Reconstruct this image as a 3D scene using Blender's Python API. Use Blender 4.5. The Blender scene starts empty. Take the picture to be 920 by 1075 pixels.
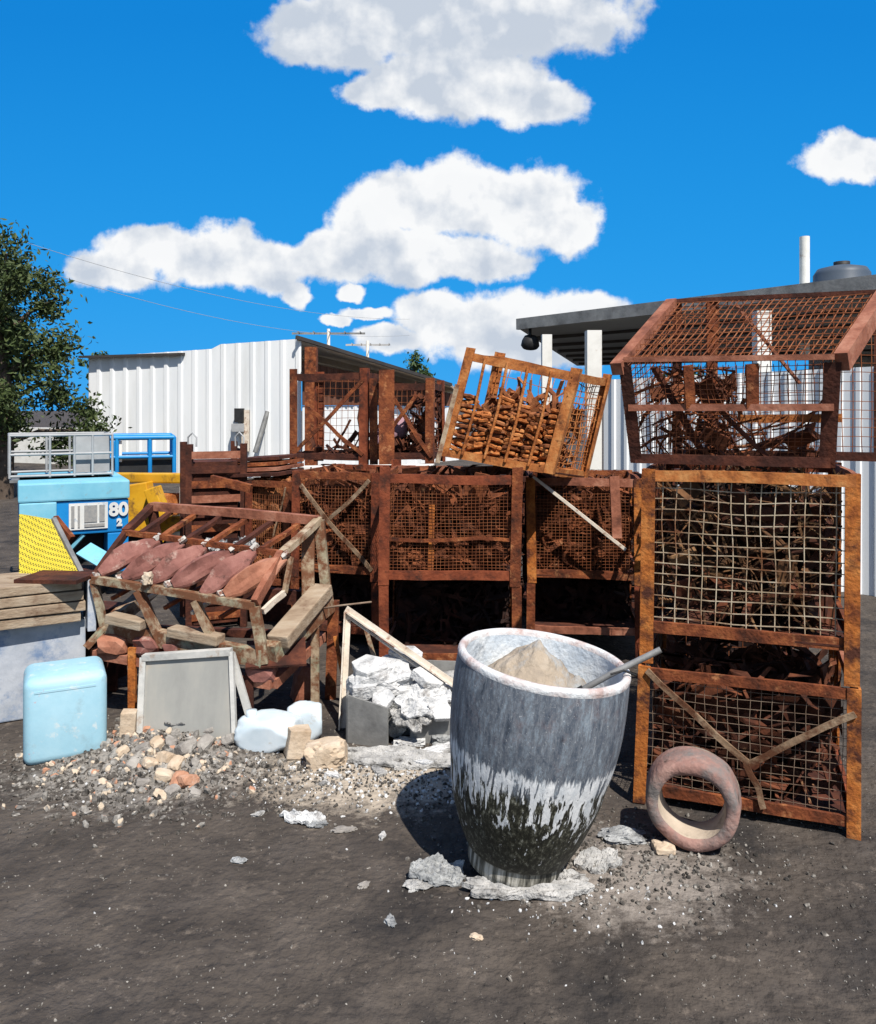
import bpy, bmesh, math, random
from mathutils import Vector, Matrix, noise, Quaternion
R = math.radians
S = bpy.context.scene
COL = S.collection

# ------------------------------------------------------------------ camera
F, CX, HZ, EYE = 850.0, 460.0, 430.0, 1.65
cam_d = bpy.data.cameras.new('camera'); cam = bpy.data.objects.new('camera', cam_d); COL.objects.link(cam)
cam.location = (0, 0, EYE); cam.rotation_euler = (R(90), 0, 0)
cam_d.sensor_fit = 'HORIZONTAL'; cam_d.sensor_width = 36; cam_d.lens = F/920*36
cam_d.shift_y = -(537.5-HZ)/920*1.0
cam_d.clip_start = .05; cam_d.clip_end = 3000
S.camera = cam
S.cycles.max_bounces = 5; S.cycles.diffuse_bounces = 3; S.cycles.glossy_bounces = 2

# ------------------------------------------------------------------ light
SUN = Vector((.22, -.44, .70)).normalized()
el = math.asin(SUN.z); az = math.atan2(SUN.x, SUN.y)
sd = bpy.data.lights.new('sun', 'SUN'); sd.energy = 5.0; sd.angle = R(.5); sd.color = (1, .94, .85)
so = bpy.data.objects.new('sun', sd); COL.objects.link(so); so.location = (3, -6, 10)
so.rotation_euler = (-SUN).to_track_quat('-Z', 'Y').to_euler()
S.view_settings.view_transform = 'Standard'; S.view_settings.look = 'None'
S.view_settings.exposure = .38; S.view_settings.gamma = 1; S.view_settings.use_curve_mapping = False

# ------------------------------------------------------------------ sky with cumulus clouds
W = bpy.data.worlds.new('World'); S.world = W; W.use_nodes = True
nt = W.node_tree; N = nt.nodes; L = nt.links; N.clear()
def nd(t, **k):
    n = N.new(t)
    for a, b in k.items(): setattr(n, a, b)
    return n
def mth(op, a, b=None, clamp=False):
    n = nd('ShaderNodeMath', operation=op, use_clamp=clamp)
    for i, x in enumerate((a, b)):
        if x is None: continue
        if isinstance(x, (int, float)): n.inputs[i].default_value = x
        else: L.new(x, n.inputs[i])
    return n.outputs[0]
def vmth(op, a, b=None):
    n = nd('ShaderNodeVectorMath', operation=op)
    for i, x in enumerate((a, b)):
        if x is None: continue
        if isinstance(x, (tuple, list)): n.inputs[i].default_value = x
        else: L.new(x, n.inputs[i])
    return n.outputs['Value'] if op in ('LENGTH', 'DOT_PRODUCT') else n.outputs[0]
sky = nd('ShaderNodeTexSky', sky_type='NISHITA', sun_disc=False)
sky.sun_elevation = el; sky.sun_rotation = az; sky.air_density = 1.0; sky.dust_density = .3; sky.ozone_density = 3.0
hs = nd('ShaderNodeHueSaturation'); hs.inputs['Saturation'].default_value = 1.45; hs.inputs['Value'].default_value = 1.0
hs.inputs['Hue'].default_value = .485
L.new(sky.outputs[0], hs.inputs['Color'])
tc = nd('ShaderNodeTexCoord'); sep = nd('ShaderNodeSeparateXYZ'); L.new(tc.outputs['Generated'], sep.inputs[0])
yy = mth('MAXIMUM', sep.outputs['Y'], .08)
comb = nd('ShaderNodeCombineXYZ'); L.new(mth('DIVIDE', sep.outputs['X'], yy), comb.inputs[0]); L.new(mth('DIVIDE', sep.outputs['Z'], yy), comb.inputs[1])
UV = comb.outputs[0]
# cloud lobes: azimuth/elevation tangents of the cumulus heaps (centre, half extent)
LOBES = [(430,208,70,40),(490,206,85,44),(550,215,70,46),(595,236,42,36),(385,240,45,46),(440,268,112,30),(500,278,60,20),
         (215,268,82,34),(160,262,60,30),(120,282,60,24),(275,280,62,30),(312,308,19,16),(345,272,40,28),(370,305,16,10),
         (520,342,100,40),(455,330,50,28),(410,356,36,18),(610,326,52,26),(560,360,130,30),(388,329,30,9),(355,338,18,8),
         (480,84,105,44),(555,108,66,28),(405,96,50,22),(490,14,190,62),(360,30,90,44),(900,165,60,26)]
def density(p):
    n1 = nd('ShaderNodeTexNoise', noise_dimensions='2D'); n1.inputs['Scale'].default_value = 14; n1.inputs['Detail'].default_value = 9; n1.inputs['Roughness'].default_value = .58
    L.new(p, n1.inputs['Vector'])
    w = vmth('SCALE', vmth('SUBTRACT', n1.outputs['Color'], (.5,.5,.5))); w.node.inputs['Scale'].default_value = .034
    q = vmth('ADD', p, w)
    cur = None
    for x, y, a, b in LOBES:
        u, v = (x-CX)/F, (HZ-y)/F
        dd = vmth('MULTIPLY', vmth('SUBTRACT', q, (u, v, 0)), (F/a/1.06, F/b/1.06, 0))
        e = mth('SUBTRACT', 1, vmth('LENGTH', dd))
        cur = e if cur is None else mth('SMOOTH_MAX', cur, e)
        if cur.node.operation == 'SMOOTH_MAX': cur.node.inputs[2].default_value = .12
    n2 = nd('ShaderNodeTexNoise', noise_dimensions='2D'); n2.inputs['Scale'].default_value = 22; n2.inputs['Detail'].default_value = 10; n2.inputs['Roughness'].default_value = .58
    L.new(p, n2.inputs['Vector'])
    return mth('ADD', cur, mth('MULTIPLY', mth('SUBTRACT', n2.outputs['Fac'], .5), .75))
d0 = density(UV)
mr = nd('ShaderNodeMapRange', interpolation_type='SMOOTHSTEP'); mr.inputs[1].default_value = -.03; mr.inputs[2].default_value = .26
L.new(d0, mr.inputs[0])
front = mth('GREATER_THAN', sep.outputs['Y'], .09)
fac = mth('MULTIPLY', mr.outputs[0], front)
def bil(p):
    n1 = nd('ShaderNodeTexNoise', noise_dimensions='2D'); n1.inputs['Scale'].default_value = 15; n1.inputs['Detail'].default_value = 8; n1.inputs['Roughness'].default_value = .52
    L.new(p, n1.inputs['Vector']); return n1.outputs['Fac']
relief = mth('SUBTRACT', bil(UV), bil(vmth('ADD', UV, (.012, .026, 0))))
sp2 = nd('ShaderNodeSeparateXYZ'); L.new(UV, sp2.inputs[0])
vr = nd('ShaderNodeValToRGB'); e = vr.color_ramp.elements       # flat grey bases, bright heads: three decks of cloud
for py, g in ((390,.45), (350,.66), (310,.95), (300,.45), (262,.68), (225,.92), (165,1.0), (140,.62), (110,.34), (70,.22), (0,.2)):
    p_ = (HZ-py)/F/.6
    el_ = e.new(max(0, min(1, p_))); el_.color = (g, g, g, 1)
e.remove(e[0]); e.remove(e[-1])
mv = mth('DIVIDE', sp2.outputs['Y'], .6); L.new(mv, vr.inputs[0])
lit = mth('ADD', vr.outputs[0], mth('MULTIPLY', relief, 2.7), True)
thin = nd('ShaderNodeMapRange'); thin.inputs[1].default_value = .0; thin.inputs[2].default_value = .55; thin.inputs[3].default_value = .16; thin.inputs[4].default_value = -.05
L.new(d0, thin.inputs[0]); lit = mth('ADD', lit, thin.outputs[0], True)
cm = nd('ShaderNodeMix', data_type='RGBA'); L.new(lit, cm.inputs[0])
cm.inputs[6].default_value = (5.2, 5.8, 6.7, 1); cm.inputs[7].default_value = (8.7, 8.8, 8.9, 1)
deep = nd('ShaderNodeMix', data_type='RGBA'); deep.inputs[0].default_value = .84; L.new(sky.outputs[0], deep.inputs[6]); deep.inputs[7].default_value = (.02, 2.85, 7.6, 1)
gm_ = nd('ShaderNodeMix', data_type='RGBA'); gr_ = nd('ShaderNodeMapRange'); gr_.inputs[1].default_value = .02; gr_.inputs[2].default_value = .48; L.new(sp2.outputs['Y'], gr_.inputs[0]); L.new(gr_.outputs[0], gm_.inputs[0])
gm_.inputs[6].default_value = (.10, 3.35, 8.2, 1); gm_.inputs[7].default_value = (.01, 2.15, 6.5, 1); L.new(gm_.outputs[2], deep.inputs[7])
fm = nd('ShaderNodeMapRange', interpolation_type='SMOOTHSTEP'); fm.inputs[1].default_value = .30; fm.inputs[2].default_value = .72; fm.inputs[4].default_value = .95
L.new(sep.outputs['Y'], fm.inputs[0]); L.new(fm.outputs[0], deep.inputs[0])      # deepest blue opposite the sun, plain sky elsewhere
mx = nd('ShaderNodeMix', data_type='RGBA'); L.new(fac, mx.inputs[0]); L.new(deep.outputs[2], mx.inputs[6]); L.new(cm.outputs[2], mx.inputs[7])
bg = nd('ShaderNodeBackground'); bg.inputs['Strength'].default_value = .084; L.new(mx.outputs[2], bg.inputs['Color'])
ow = nd('ShaderNodeOutputWorld'); L.new(bg.outputs[0], ow.inputs[0])
W.cycles.sampling_method = 'MANUAL'; W.cycles.sample_map_resolution = 512

# ------------------------------------------------------------------ helpers
def P(px, py, d): return Vector(((px-CX)/F*d, d, EYE-(py-HZ)/F*d))
def gz(x, y):
    if y > 12 or abs(x) > 8: return 0.0
    v = .016*noise.noise(Vector((x*1.6, y*1.6, 3))) + .009*noise.noise(Vector((x*5, y*5, 9)))
    v += .07*math.exp(-(((x+1.35)/.42)**2 + ((y-3.95)/.28)**2))     # the rubble heap
    v += .03*math.exp(-(((x+.25)/.45)**2 + ((y-3.72)/.22)**2))      # spilled dross
    return v * max(0, min(1, (12-y)/3))
def G(px, py, dz=0):
    d = EYE*F/(py-HZ); x = (px-CX)/F*d
    return Vector((x, d, gz(x, d)+dz))
WL = {}
def tag(o, label=None, cat=None, group=None, kind=None):
    for k, v in (('label', label), ('category', cat), ('group', group), ('kind', kind)):
        if v: o[k] = v
    return o
def thing(name, label, cat, loc, group=None):
    o = bpy.data.objects.new(name, None); COL.objects.link(o); o.location = loc; o.empty_display_size = .1
    WL[o.name] = Vector(loc); return tag(o, label, cat, group)
class MB:
    def __init__(s): s.v = []; s.f = []; s.sm = []
    def add(s, vs, fs, smooth=False):
        b = len(s.v); s.v += [Vector(x) for x in vs]; s.f += [[b+i for i in f] for f in fs]; s.sm += [smooth]*len(fs); return s
    def box8(s, c):
        return s.add(c, [(0,1,3,2),(4,6,7,5),(0,4,5,1),(2,3,7,6),(0,2,6,4),(1,5,7,3)])
    def box(s, c, sx, sy, sz, rot=None):
        M = rot or Matrix.Identity(3); c = Vector(c)
        return s.box8([c + M @ Vector((x*sx/2, y*sy/2, z*sz/2)) for x in (-1,1) for y in (-1,1) for z in (-1,1)])
    def bar(s, p, q, w, h=None, up=(0,0,1)):
        p, q = Vector(p), Vector(q); h = h or w; t = (q-p).normalized(); u = Vector(up)
        if abs(t.dot(u)) > .95: u = Vector((0,1,0))
        a = t.cross(u).normalized()*w/2; b = a.cross(t).normalized()*h/2
        return s.box8([x+i*a+j*b for x in (p,q) for i in (-1,1) for j in (-1,1)])
    def bent(s, p, q, w, h=None, up=(0,0,1), amp=.005, n=7):
        p, q = Vector(p), Vector(q); h = h or w; t = (q-p).normalized(); u = Vector(up)
        if abs(t.dot(u)) > .95: u = Vector((0,1,0))
        a = t.cross(u).normalized(); b = a.cross(t).normalized(); sd_ = p*3.3+q*1.7; vs = []
        for i in range(n+1):
            f = i/n; c = p.lerp(q, f) + a*amp*noise.noise(sd_+Vector((f*2.2,0,0))) + b*amp*1.3*noise.noise(sd_+Vector((0,f*2.2,5)))
            k = 1 + .10*noise.noise(sd_+Vector((f*6,3,1)))
            for x, y in ((-1,-1), (1,-1), (1,1), (-1,1)): vs.append(c + a*x*w/2 + b*y*h/2*k)
        return s.add(vs, [(3,2,1,0), tuple(4*n+i for i in range(4))] + [(4*i+j, 4*i+(j+1)%4, 4*i+4+(j+1)%4, 4*i+4+j) for i in range(n) for j in range(4)])
    def prism(s, pts, off):
        n = len(pts); pts = [Vector(x) for x in pts]; off = Vector(off)
        return s.add(pts+[x+off for x in pts], [list(range(n))[::-1], list(range(n, 2*n))] + [(i, (i+1)%n, n+(i+1)%n, n+i) for i in range(n)])
    def angle(s, p, q, a, b, w, t):      # steel angle: legs along a and b
        p, q, a, b = Vector(p), Vector(q), Vector(a).normalized(), Vector(b).normalized()
        prof = [Vector((0,0,0)), a*w, a*w+b*t, a*t+b*t, a*t+b*w, b*w]
        return s.prism([p+x for x in prof], q-p)
    def tube(s, pts, r, n=6, smooth=True, cap=True):
        pts = [Vector(x) for x in pts]; rs = r if isinstance(r, (list, tuple)) else [r]*len(pts); rings = []; ref = None
        for i, p in enumerate(pts):
            t = (pts[min(i+1, len(pts)-1)] - pts[max(i-1, 0)]).normalized()
            if ref is None: ref = t.orthogonal()
            a = (ref - t*ref.dot(t)).normalized(); ref = a; b = t.cross(a)
            rings.append([p + rs[i]*(math.cos(k*2*math.pi/n)*a + math.sin(k*2*math.pi/n)*b) for k in range(n)])
        fs = [(i*n+k, i*n+(k+1)%n, (i+1)*n+(k+1)%n, (i+1)*n+k) for i in range(len(pts)-1) for k in range(n)]
        s.add([x for r_ in rings for x in r_], fs, smooth)
        if cap: s.add(rings[0], [list(range(n))[::-1]]); s.add(rings[-1], [list(range(n))])
        return s
    def lathe(s, prof, n=64, M=None, smooth=True):
        M = M or Matrix.Identity(4)
        vs = [M @ Vector((r*math.cos(k*2*math.pi/n), r*math.sin(k*2*math.pi/n), z)) for r, z in prof for k in range(n)]
        return s.add(vs, [(i*n+k, i*n+(k+1)%n, (i+1)*n+(k+1)%n, (i+1)*n+k) for i in range(len(prof)-1) for k in range(n)], smooth)
    def build(s, name, mat, parent=None, bevel=0, loc=None, **tags):
        org = WL[parent.name] if parent else Vector(loc) if loc is not None else Vector((0,0,0))
        me = bpy.data.meshes.new(name); me.from_pydata([x-org for x in s.v], [], s.f); me.update()
        for p, q in zip(me.polygons, s.sm): p.use_smooth = q
        bm = bmesh.new(); bm.from_mesh(me)
        bmesh.ops.recalc_face_normals(bm, faces=bm.faces)
        if bevel: bmesh.ops.bevel(bm, geom=bm.edges[:], offset=bevel, segments=2, affect='EDGES', profile=.6)
        bm.to_mesh(me); bm.free()
        me.materials.append(mat)
        o = bpy.data.objects.new(name, me); COL.objects.link(o)
        if parent: o.parent = parent
        else: o.location = org
        WL[o.name] = org
        return tag(o, **tags)
def clone(o, loc=None, rot=None, scale=None, **tags):
    def rec(x, par):
        c = x.copy(); COL.objects.link(c)
        if par: c.parent = par
        for ch in [z for z in bpy.data.objects if z.parent == x]: rec(ch, c)
        return c
    c = rec(o, None)
    if loc is not None: c.location = loc
    if rot is not None: c.rotation_euler = rot
    if scale is not None: c.scale = scale
    return tag(c, **tags)

# ------------------------------------------------------------------ materials
def mat(name, cols, scale=6, rough=.8, bump=.3, metal=0, bscale=None, detail=8, stretch=(1,1,1), pos=(.3,.7), obj=False, spec=.3, bdist=.01):
    m = bpy.data.materials.new(name); m.use_nodes = True; t = m.node_tree; n = t.nodes; l = t.links
    b = n['Principled BSDF']; b.inputs['Roughness'].default_value = rough; b.inputs['Metallic'].default_value = metal
    b.inputs['Specular IOR Level'].default_value = spec
    if obj: c = n.new('ShaderNodeTexCoord').outputs['Object']
    else: c = n.new('ShaderNodeNewGeometry').outputs['Position']
    mp = n.new('ShaderNodeMapping'); mp.inputs['Scale'].default_value = stretch; l.new(c, mp.inputs[0])
    t1 = n.new('ShaderNodeTexNoise'); t1.inputs['Scale'].default_value = scale; t1.inputs['Detail'].default_value = detail; t1.inputs['Roughness'].default_value = .65
    l.new(mp.outputs[0], t1.inputs[0])
    r = n.new('ShaderNodeValToRGB'); e = r.color_ramp.elements
    k = len(cols)
    while len(e) < k: e.new(.5)
    for i, cc in enumerate(cols):
        e[i].position = pos[0] + (pos[1]-pos[0])*i/max(1, k-1); e[i].color = (*cc, 1)
    l.new(t1.outputs['Fac'], r.inputs[0]); l.new(r.outputs[0], b.inputs['Base Color'])
    if bump:
        t2 = n.new('ShaderNodeTexNoise'); t2.inputs['Scale'].default_value = bscale or scale*6; t2.inputs['Detail'].default_value = 6
        l.new(mp.outputs[0], t2.inputs[0])
        bp = n.new('ShaderNodeBump'); bp.inputs['Strength'].default_value = bump; bp.inputs['Distance'].default_value = bdist
        l.new(t2.outputs['Fac'], bp.inputs['Height']); l.new(bp.outputs[0], b.inputs['Normal'])
    return m
def overlay(m, col, scale, thr, soft=.06, stretch=(1,1,1), obj=False, amount=1.0, detail=8):
    """patches of a second colour (paint loss, rust, stains) with a shape of their own"""
    t = m.node_tree; n = t.nodes; l = t.links; b = n['Principled BSDF']
    src = b.inputs['Base Color'].links[0].from_socket
    c = n.new('ShaderNodeTexCoord').outputs['Object'] if obj else n.new('ShaderNodeNewGeometry').outputs['Position']
    mp = n.new('ShaderNodeMapping'); mp.inputs['Scale'].default_value = stretch; mp.inputs['Location'].default_value = (scale*.37, 1.7, thr*9); l.new(c, mp.inputs[0])
    x = n.new('ShaderNodeTexNoise'); x.inputs['Scale'].default_value = scale; x.inputs['Detail'].default_value = detail; x.inputs['Roughness'].default_value = .7; l.new(mp.outputs[0], x.inputs[0])
    mr = n.new('ShaderNodeMapRange'); mr.inputs[1].default_value = thr-soft; mr.inputs[2].default_value = thr+soft; mr.inputs[4].default_value = amount
    l.new(x.outputs['Fac'], mr.inputs[0])
    mx = n.new('ShaderNodeMix'); mx.data_type = 'RGBA'; l.new(mr.outputs[0], mx.inputs[0]); l.new(src, mx.inputs[6]); mx.inputs[7].default_value = (*col, 1)
    l.new(mx.outputs[2], b.inputs['Base Color']); return m
rust = overlay(mat('rust', [(.022,.008,.005), (.16,.042,.015), (.33,.105,.034)], 10, .88, .6), (.42,.19,.08), 17, .62, .06, amount=.75)
rust_red = overlay(mat('rust_red', [(.03,.009,.006), (.19,.045,.018), (.30,.082,.034)], 8, .85, .5), (.05,.018,.011), 6, .58)
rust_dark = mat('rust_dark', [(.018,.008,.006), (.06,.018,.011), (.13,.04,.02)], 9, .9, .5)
rust_orange = mat('rust_orange', [(.09,.026,.010), (.40,.13,.032), (.60,.29,.11)], 13, .88, .5)
rust_tan = overlay(mat('rust_tan', [(.14,.038,.012), (.42,.145,.038), (.56,.28,.10)], 9, .85, .4), (.12,.04,.015), 13, .60)
brace_tan = overlay(mat('brace_tan', [(.12,.07,.04), (.24,.16,.10), (.34,.26,.18)], 10, .85, .4), (.09,.035,.016), 9, .52)
rust_post = overlay(mat('rust_post', [(.14,.034,.009), (.40,.125,.024), (.53,.21,.055)], 12, .85, .5), (.07,.022,.012), 9, .55, .08)
rust_pink = mat('rust_pink', [(.10,.034,.020), (.26,.095,.055), (.40,.19,.125)], 8, .8, .4)
mould_m = overlay(overlay(mat('mould_iron', [(.11,.042,.034), (.215,.088,.072), (.30,.14,.115)], 7, .75, .35), (.36,.25,.21), 11, .62, .05), (.06,.026,.020), 13, .62, .06)
mould_o = mat('mould_orange', [(.17,.06,.035), (.34,.14,.085), (.42,.21,.14)], 7, .78, .35)
wire_pale = overlay(mat('wire_galvanised', [(.22,.16,.10), (.40,.32,.22), (.50,.44,.34)], 9, .6, .2), (.17,.07,.03), 6, .56)
wire_rust = mat('wire_rust', [(.07,.020,.009), (.21,.065,.024), (.32,.125,.055)], 9, .85, .2)
wire_grey = mat('wire_weathered', [(.10,.06,.04), (.20,.14,.10), (.30,.24,.18)], 9, .8, .2)
scrap_m = overlay(mat('scrap_iron', [(.012,.006,.005), (.070,.021,.010), (.20,.062,.025)], 5, .88, .4), (.32,.17,.085), 12, .66, .04)
scrap_w = overlay(mat('scrap_warm_iron', [(.015,.006,.004), (.115,.034,.013), (.30,.095,.036)], 6, .88, .4), (.36,.19,.09), 13, .66, .04)
scrap_d = mat('scrap_shaded_iron', [(.006,.004,.004), (.022,.010,.008), (.07,.028,.018)], 6, .9, .3)  # same scrap iron with the shade inside low cages put into its colour
scrap_o = overlay(mat('scrap_orange', [(.05,.018,.009), (.20,.065,.022), (.40,.165,.065)], 9, .88, .4), (.42,.28,.19), 12, .66, .04)
straw_m = overlay(mat('scrap_wire_tan', [(.03,.014,.008), (.15,.07,.03), (.36,.21,.10)], 6, .85, .3), (.012,.006,.005), 4, .52)
tan_m = overlay(overlay(mat('flaked_tan_paint', [(.22,.16,.10), (.36,.28,.19), (.45,.38,.29)], 8, .8, .3), (.15,.062,.030), 8, .48), (.27,.31,.22), 5, .63)
green_tan = overlay(mat('faded_green_paint', [(.20,.17,.11), (.33,.29,.20), (.43,.38,.28)], 9, .75, .3), (.15,.062,.030), 9, .47)
angle_white = overlay(mat('angle_pale', [(.48,.40,.32), (.62,.55,.46), (.66,.60,.53)], 9, .75, .25), (.22,.09,.045), 12, .60)
timber = overlay(mat('old_timber', [(.19,.13,.085), (.31,.235,.165), (.40,.33,.25)], 12, .85, .4, stretch=(.25,1,1.5)), (.14,.08,.05), 4, .62)
steel_m = mat('grey_steel', [(.14,.14,.14), (.24,.24,.235), (.33,.33,.32)], 7, .5, .2, metal=.3)
panel_m = overlay(mat('panel_sheet', [(.24,.24,.23), (.33,.33,.31), (.42,.40,.36)], 3, .55, .12, stretch=(1,1,.35), metal=.15), (.42,.33,.24), 2.2, .60, .1)
panel_edge = overlay(mat('panel_edge', [(.36,.36,.35), (.48,.48,.46), (.56,.55,.53)], 8, .55, .2), (.28,.17,.10), 5, .66)
lblue = overlay(overlay(mat('light_blue_paint', [(.24,.45,.55), (.31,.53,.64), (.38,.59,.69)], 3, .55, .15), (.55,.22,.22), 13, .66, .03, amount=.75), (.60,.64,.64), 16, .62, .05, amount=.7)
overlay(lblue, (.20,.24,.25), 5, .64, .08, amount=.5)
greyblue = overlay(mat('grey_blue_sheet', [(.30,.33,.38), (.42,.45,.50), (.52,.54,.57)], 5, .6, .2), (.16,.23,.36), 7, .58, .08)
plastic = overlay(mat('pale_plastic', [(.48,.58,.65), (.58,.66,.72), (.66,.71,.74)], 4, .4, .1), (.45,.42,.36), 9, .66)
dross = overlay(mat('dross', [(.20,.20,.20), (.38,.375,.365), (.56,.55,.535)], 13, .9, .8, bdist=.02), (.07,.066,.062), 11, .60, .07)
dross_w = overlay(mat('dross_white', [(.32,.33,.34), (.56,.565,.57), (.72,.72,.715)], 10, .9, .7, bdist=.02), (.17,.155,.145), 8, .62, .08)
dross_g = overlay(mat('dross_grey', [(.16,.165,.17), (.32,.33,.335), (.50,.51,.51)], 12, .75, .8, metal=.1, bdist=.02), (.05,.05,.05), 7, .62)
cream = overlay(mat('cream_brick', [(.34,.25,.17), (.48,.38,.28), (.57,.48,.38)], 9, .9, .5), (.26,.21,.17), 8, .66)
brick_o = overlay(mat('orange_brick', [(.28,.13,.08), (.42,.22,.14), (.50,.31,.22)], 11, .9, .5), (.40,.36,.32), 9, .64)
stone_m = mat('grey_stone', [(.14,.13,.12), (.26,.24,.22), (.38,.36,.33)], 9, .9, .5)
grit_m = mat('grit', [(.03,.027,.024), (.10,.09,.08), (.33,.31,.28)], 37, .9, .2, detail=2, pos=(.35,.68))
terra = overlay(overlay(mat('terracotta', [(.19,.105,.09), (.29,.165,.14), (.38,.24,.205)], 9, .88, .6), (.17,.155,.15), 6, .54, .08), (.08,.06,.05), 15, .64, .05)
terra_in = overlay(mat('terracotta_inner', [(.16,.14,.12), (.42,.35,.28), (.55,.47,.38)], 5, .85, .4), (.12,.10,.09), 4, .6)
white_wall = overlay(mat('white_cladding', [(.74,.77,.79), (.80,.82,.83), (.84,.85,.85)], 1.3, .5, 0, stretch=(1,1,.25)), (.60,.60,.57), 1.1, .62, .12, stretch=(1,1,.2), amount=.6)
overlay(white_wall, (.40,.30,.22), 3.0, .71, .05, stretch=(2.5,2.5,.18), amount=.55)
white_paint = overlay(mat('white_paint', [(.62,.61,.57), (.74,.73,.69), (.78,.77,.74)], 3, .6, .1), (.35,.24,.16), 4, .68)
roof_edge = mat('roof_edge', [(.035,.033,.032), (.07,.06,.055)], 2, .6, 0)
roof_top = mat('roof_sheet', [(.40,.41,.42), (.50,.51,.51)], 1, .5, 0)
roof_under = mat('roof_underside', [(.42,.33,.23), (.54,.44,.32), (.60,.50,.38)], 1.5, .8, 0)
roof_grey = mat('roof_underside_grey', [(.30,.32,.31), (.40,.42,.41)], 1.2, .7, 0)
brown_clad = mat('brown_cladding', [(.07,.03,.02), (.13,.055,.035), (.18,.09,.06)], 3, .85, .2, stretch=(6,6,.4))
blue_m = overlay(mat('blue_paint', [(.008,.16,.44), (.012,.22,.56), (.02,.27,.60)], 2, .4, 0), (.10,.10,.11), 5, .72)
blue_l = overlay(mat('blue_paint_faded', [(.13,.40,.55), (.18,.47,.61), (.25,.53,.66)], 3, .55, .1), (.24,.20,.16), 7, .65, .05, amount=.6)
yellow_m = overlay(mat('yellow_paint', [(.50,.24,.012), (.64,.34,.018), (.68,.40,.04)], 3, .5, .1), (.16,.08,.03), 5, .63)
black_m = mat('black_steel', [(.012,.012,.012), (.03,.03,.032)], 6, .6, .1)
grey_rail = mat('grey_rail', [(.28,.29,.30), (.40,.41,.42)], 5, .5, .1)
sticker_m = overlay(mat('sticker_white', [(.55,.57,.56), (.70,.70,.68)], 5, .5, 0), (.20,.30,.42), 16, .62, .05, amount=.7)
sticker_g = mat('sticker_print', [(.22,.23,.24), (.34,.33,.31)], 40, .5, 0)
bark = mat('bark', [(.05,.035,.025), (.12,.09,.07)], 8, .9, .5)
tank_m = mat('tank_blue_grey', [(.05,.07,.10), (.08,.10,.13)], 2, .5, 0)
purple_m = mat('dusty_purple_wrap', [(.24,.13,.17), (.36,.22,.26)], 5, .8, .2)
lug_m = overlay(mat('lug_pale', [(.36,.34,.31), (.56,.53,.49)], 14, .8, .3), (.16,.07,.045), 22, .54)
claymound = overlay(mat('clay_tan', [(.24,.20,.16), (.34,.28,.215), (.42,.36,.29)], 7, .95, .6, bdist=.02), (.32,.35,.37), 6, .60, .08)
leaf_m = mat('leaf', [(.022,.038,.012), (.05,.075,.022), (.09,.11,.035)], 9, .6, 0)
leaf_far = mat('leaf_far', [(.03,.06,.02), (.07,.11,.035)], 3, .6, 0)

# yellow perforated sheet: the holes are part of its print
ymesh = mat('yellow_perforated', [(.52,.42,.03), (.62,.50,.05)], 4, .6, 0)
def perforate(m, scale, hole):
    t = m.node_tree; n = t.nodes; l = t.links; b = n['Principled BSDF']; src = b.inputs['Base Color'].links[0].from_socket
    g = n.new('ShaderNodeNewGeometry'); v = n.new('ShaderNodeTexVoronoi'); v.inputs['Scale'].default_value = scale; v.inputs['Randomness'].default_value = .0
    mp = n.new('ShaderNodeMapping'); mp.inputs['Rotation'].default_value = (.3,.6,.3); l.new(g.outputs['Position'], mp.inputs[0]); l.new(mp.outputs[0], v.inputs['Vector'])
    mr = n.new('ShaderNodeMapRange'); mr.inputs[1].default_value = .34; mr.inputs[2].default_value = .42; l.new(v.outputs['Distance'], mr.inputs[0])
    mx = n.new('ShaderNodeMix'); mx.data_type = 'RGBA'; l.new(mr.outputs[0], mx.inputs[0]); mx.inputs[6].default_value = (*hole, 1); l.new(src, mx.inputs[7])
    l.new(mx.outputs[2], b.inputs['Base Color'])
perforate(ymesh, 80, (.09,.08,.02))

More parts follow.
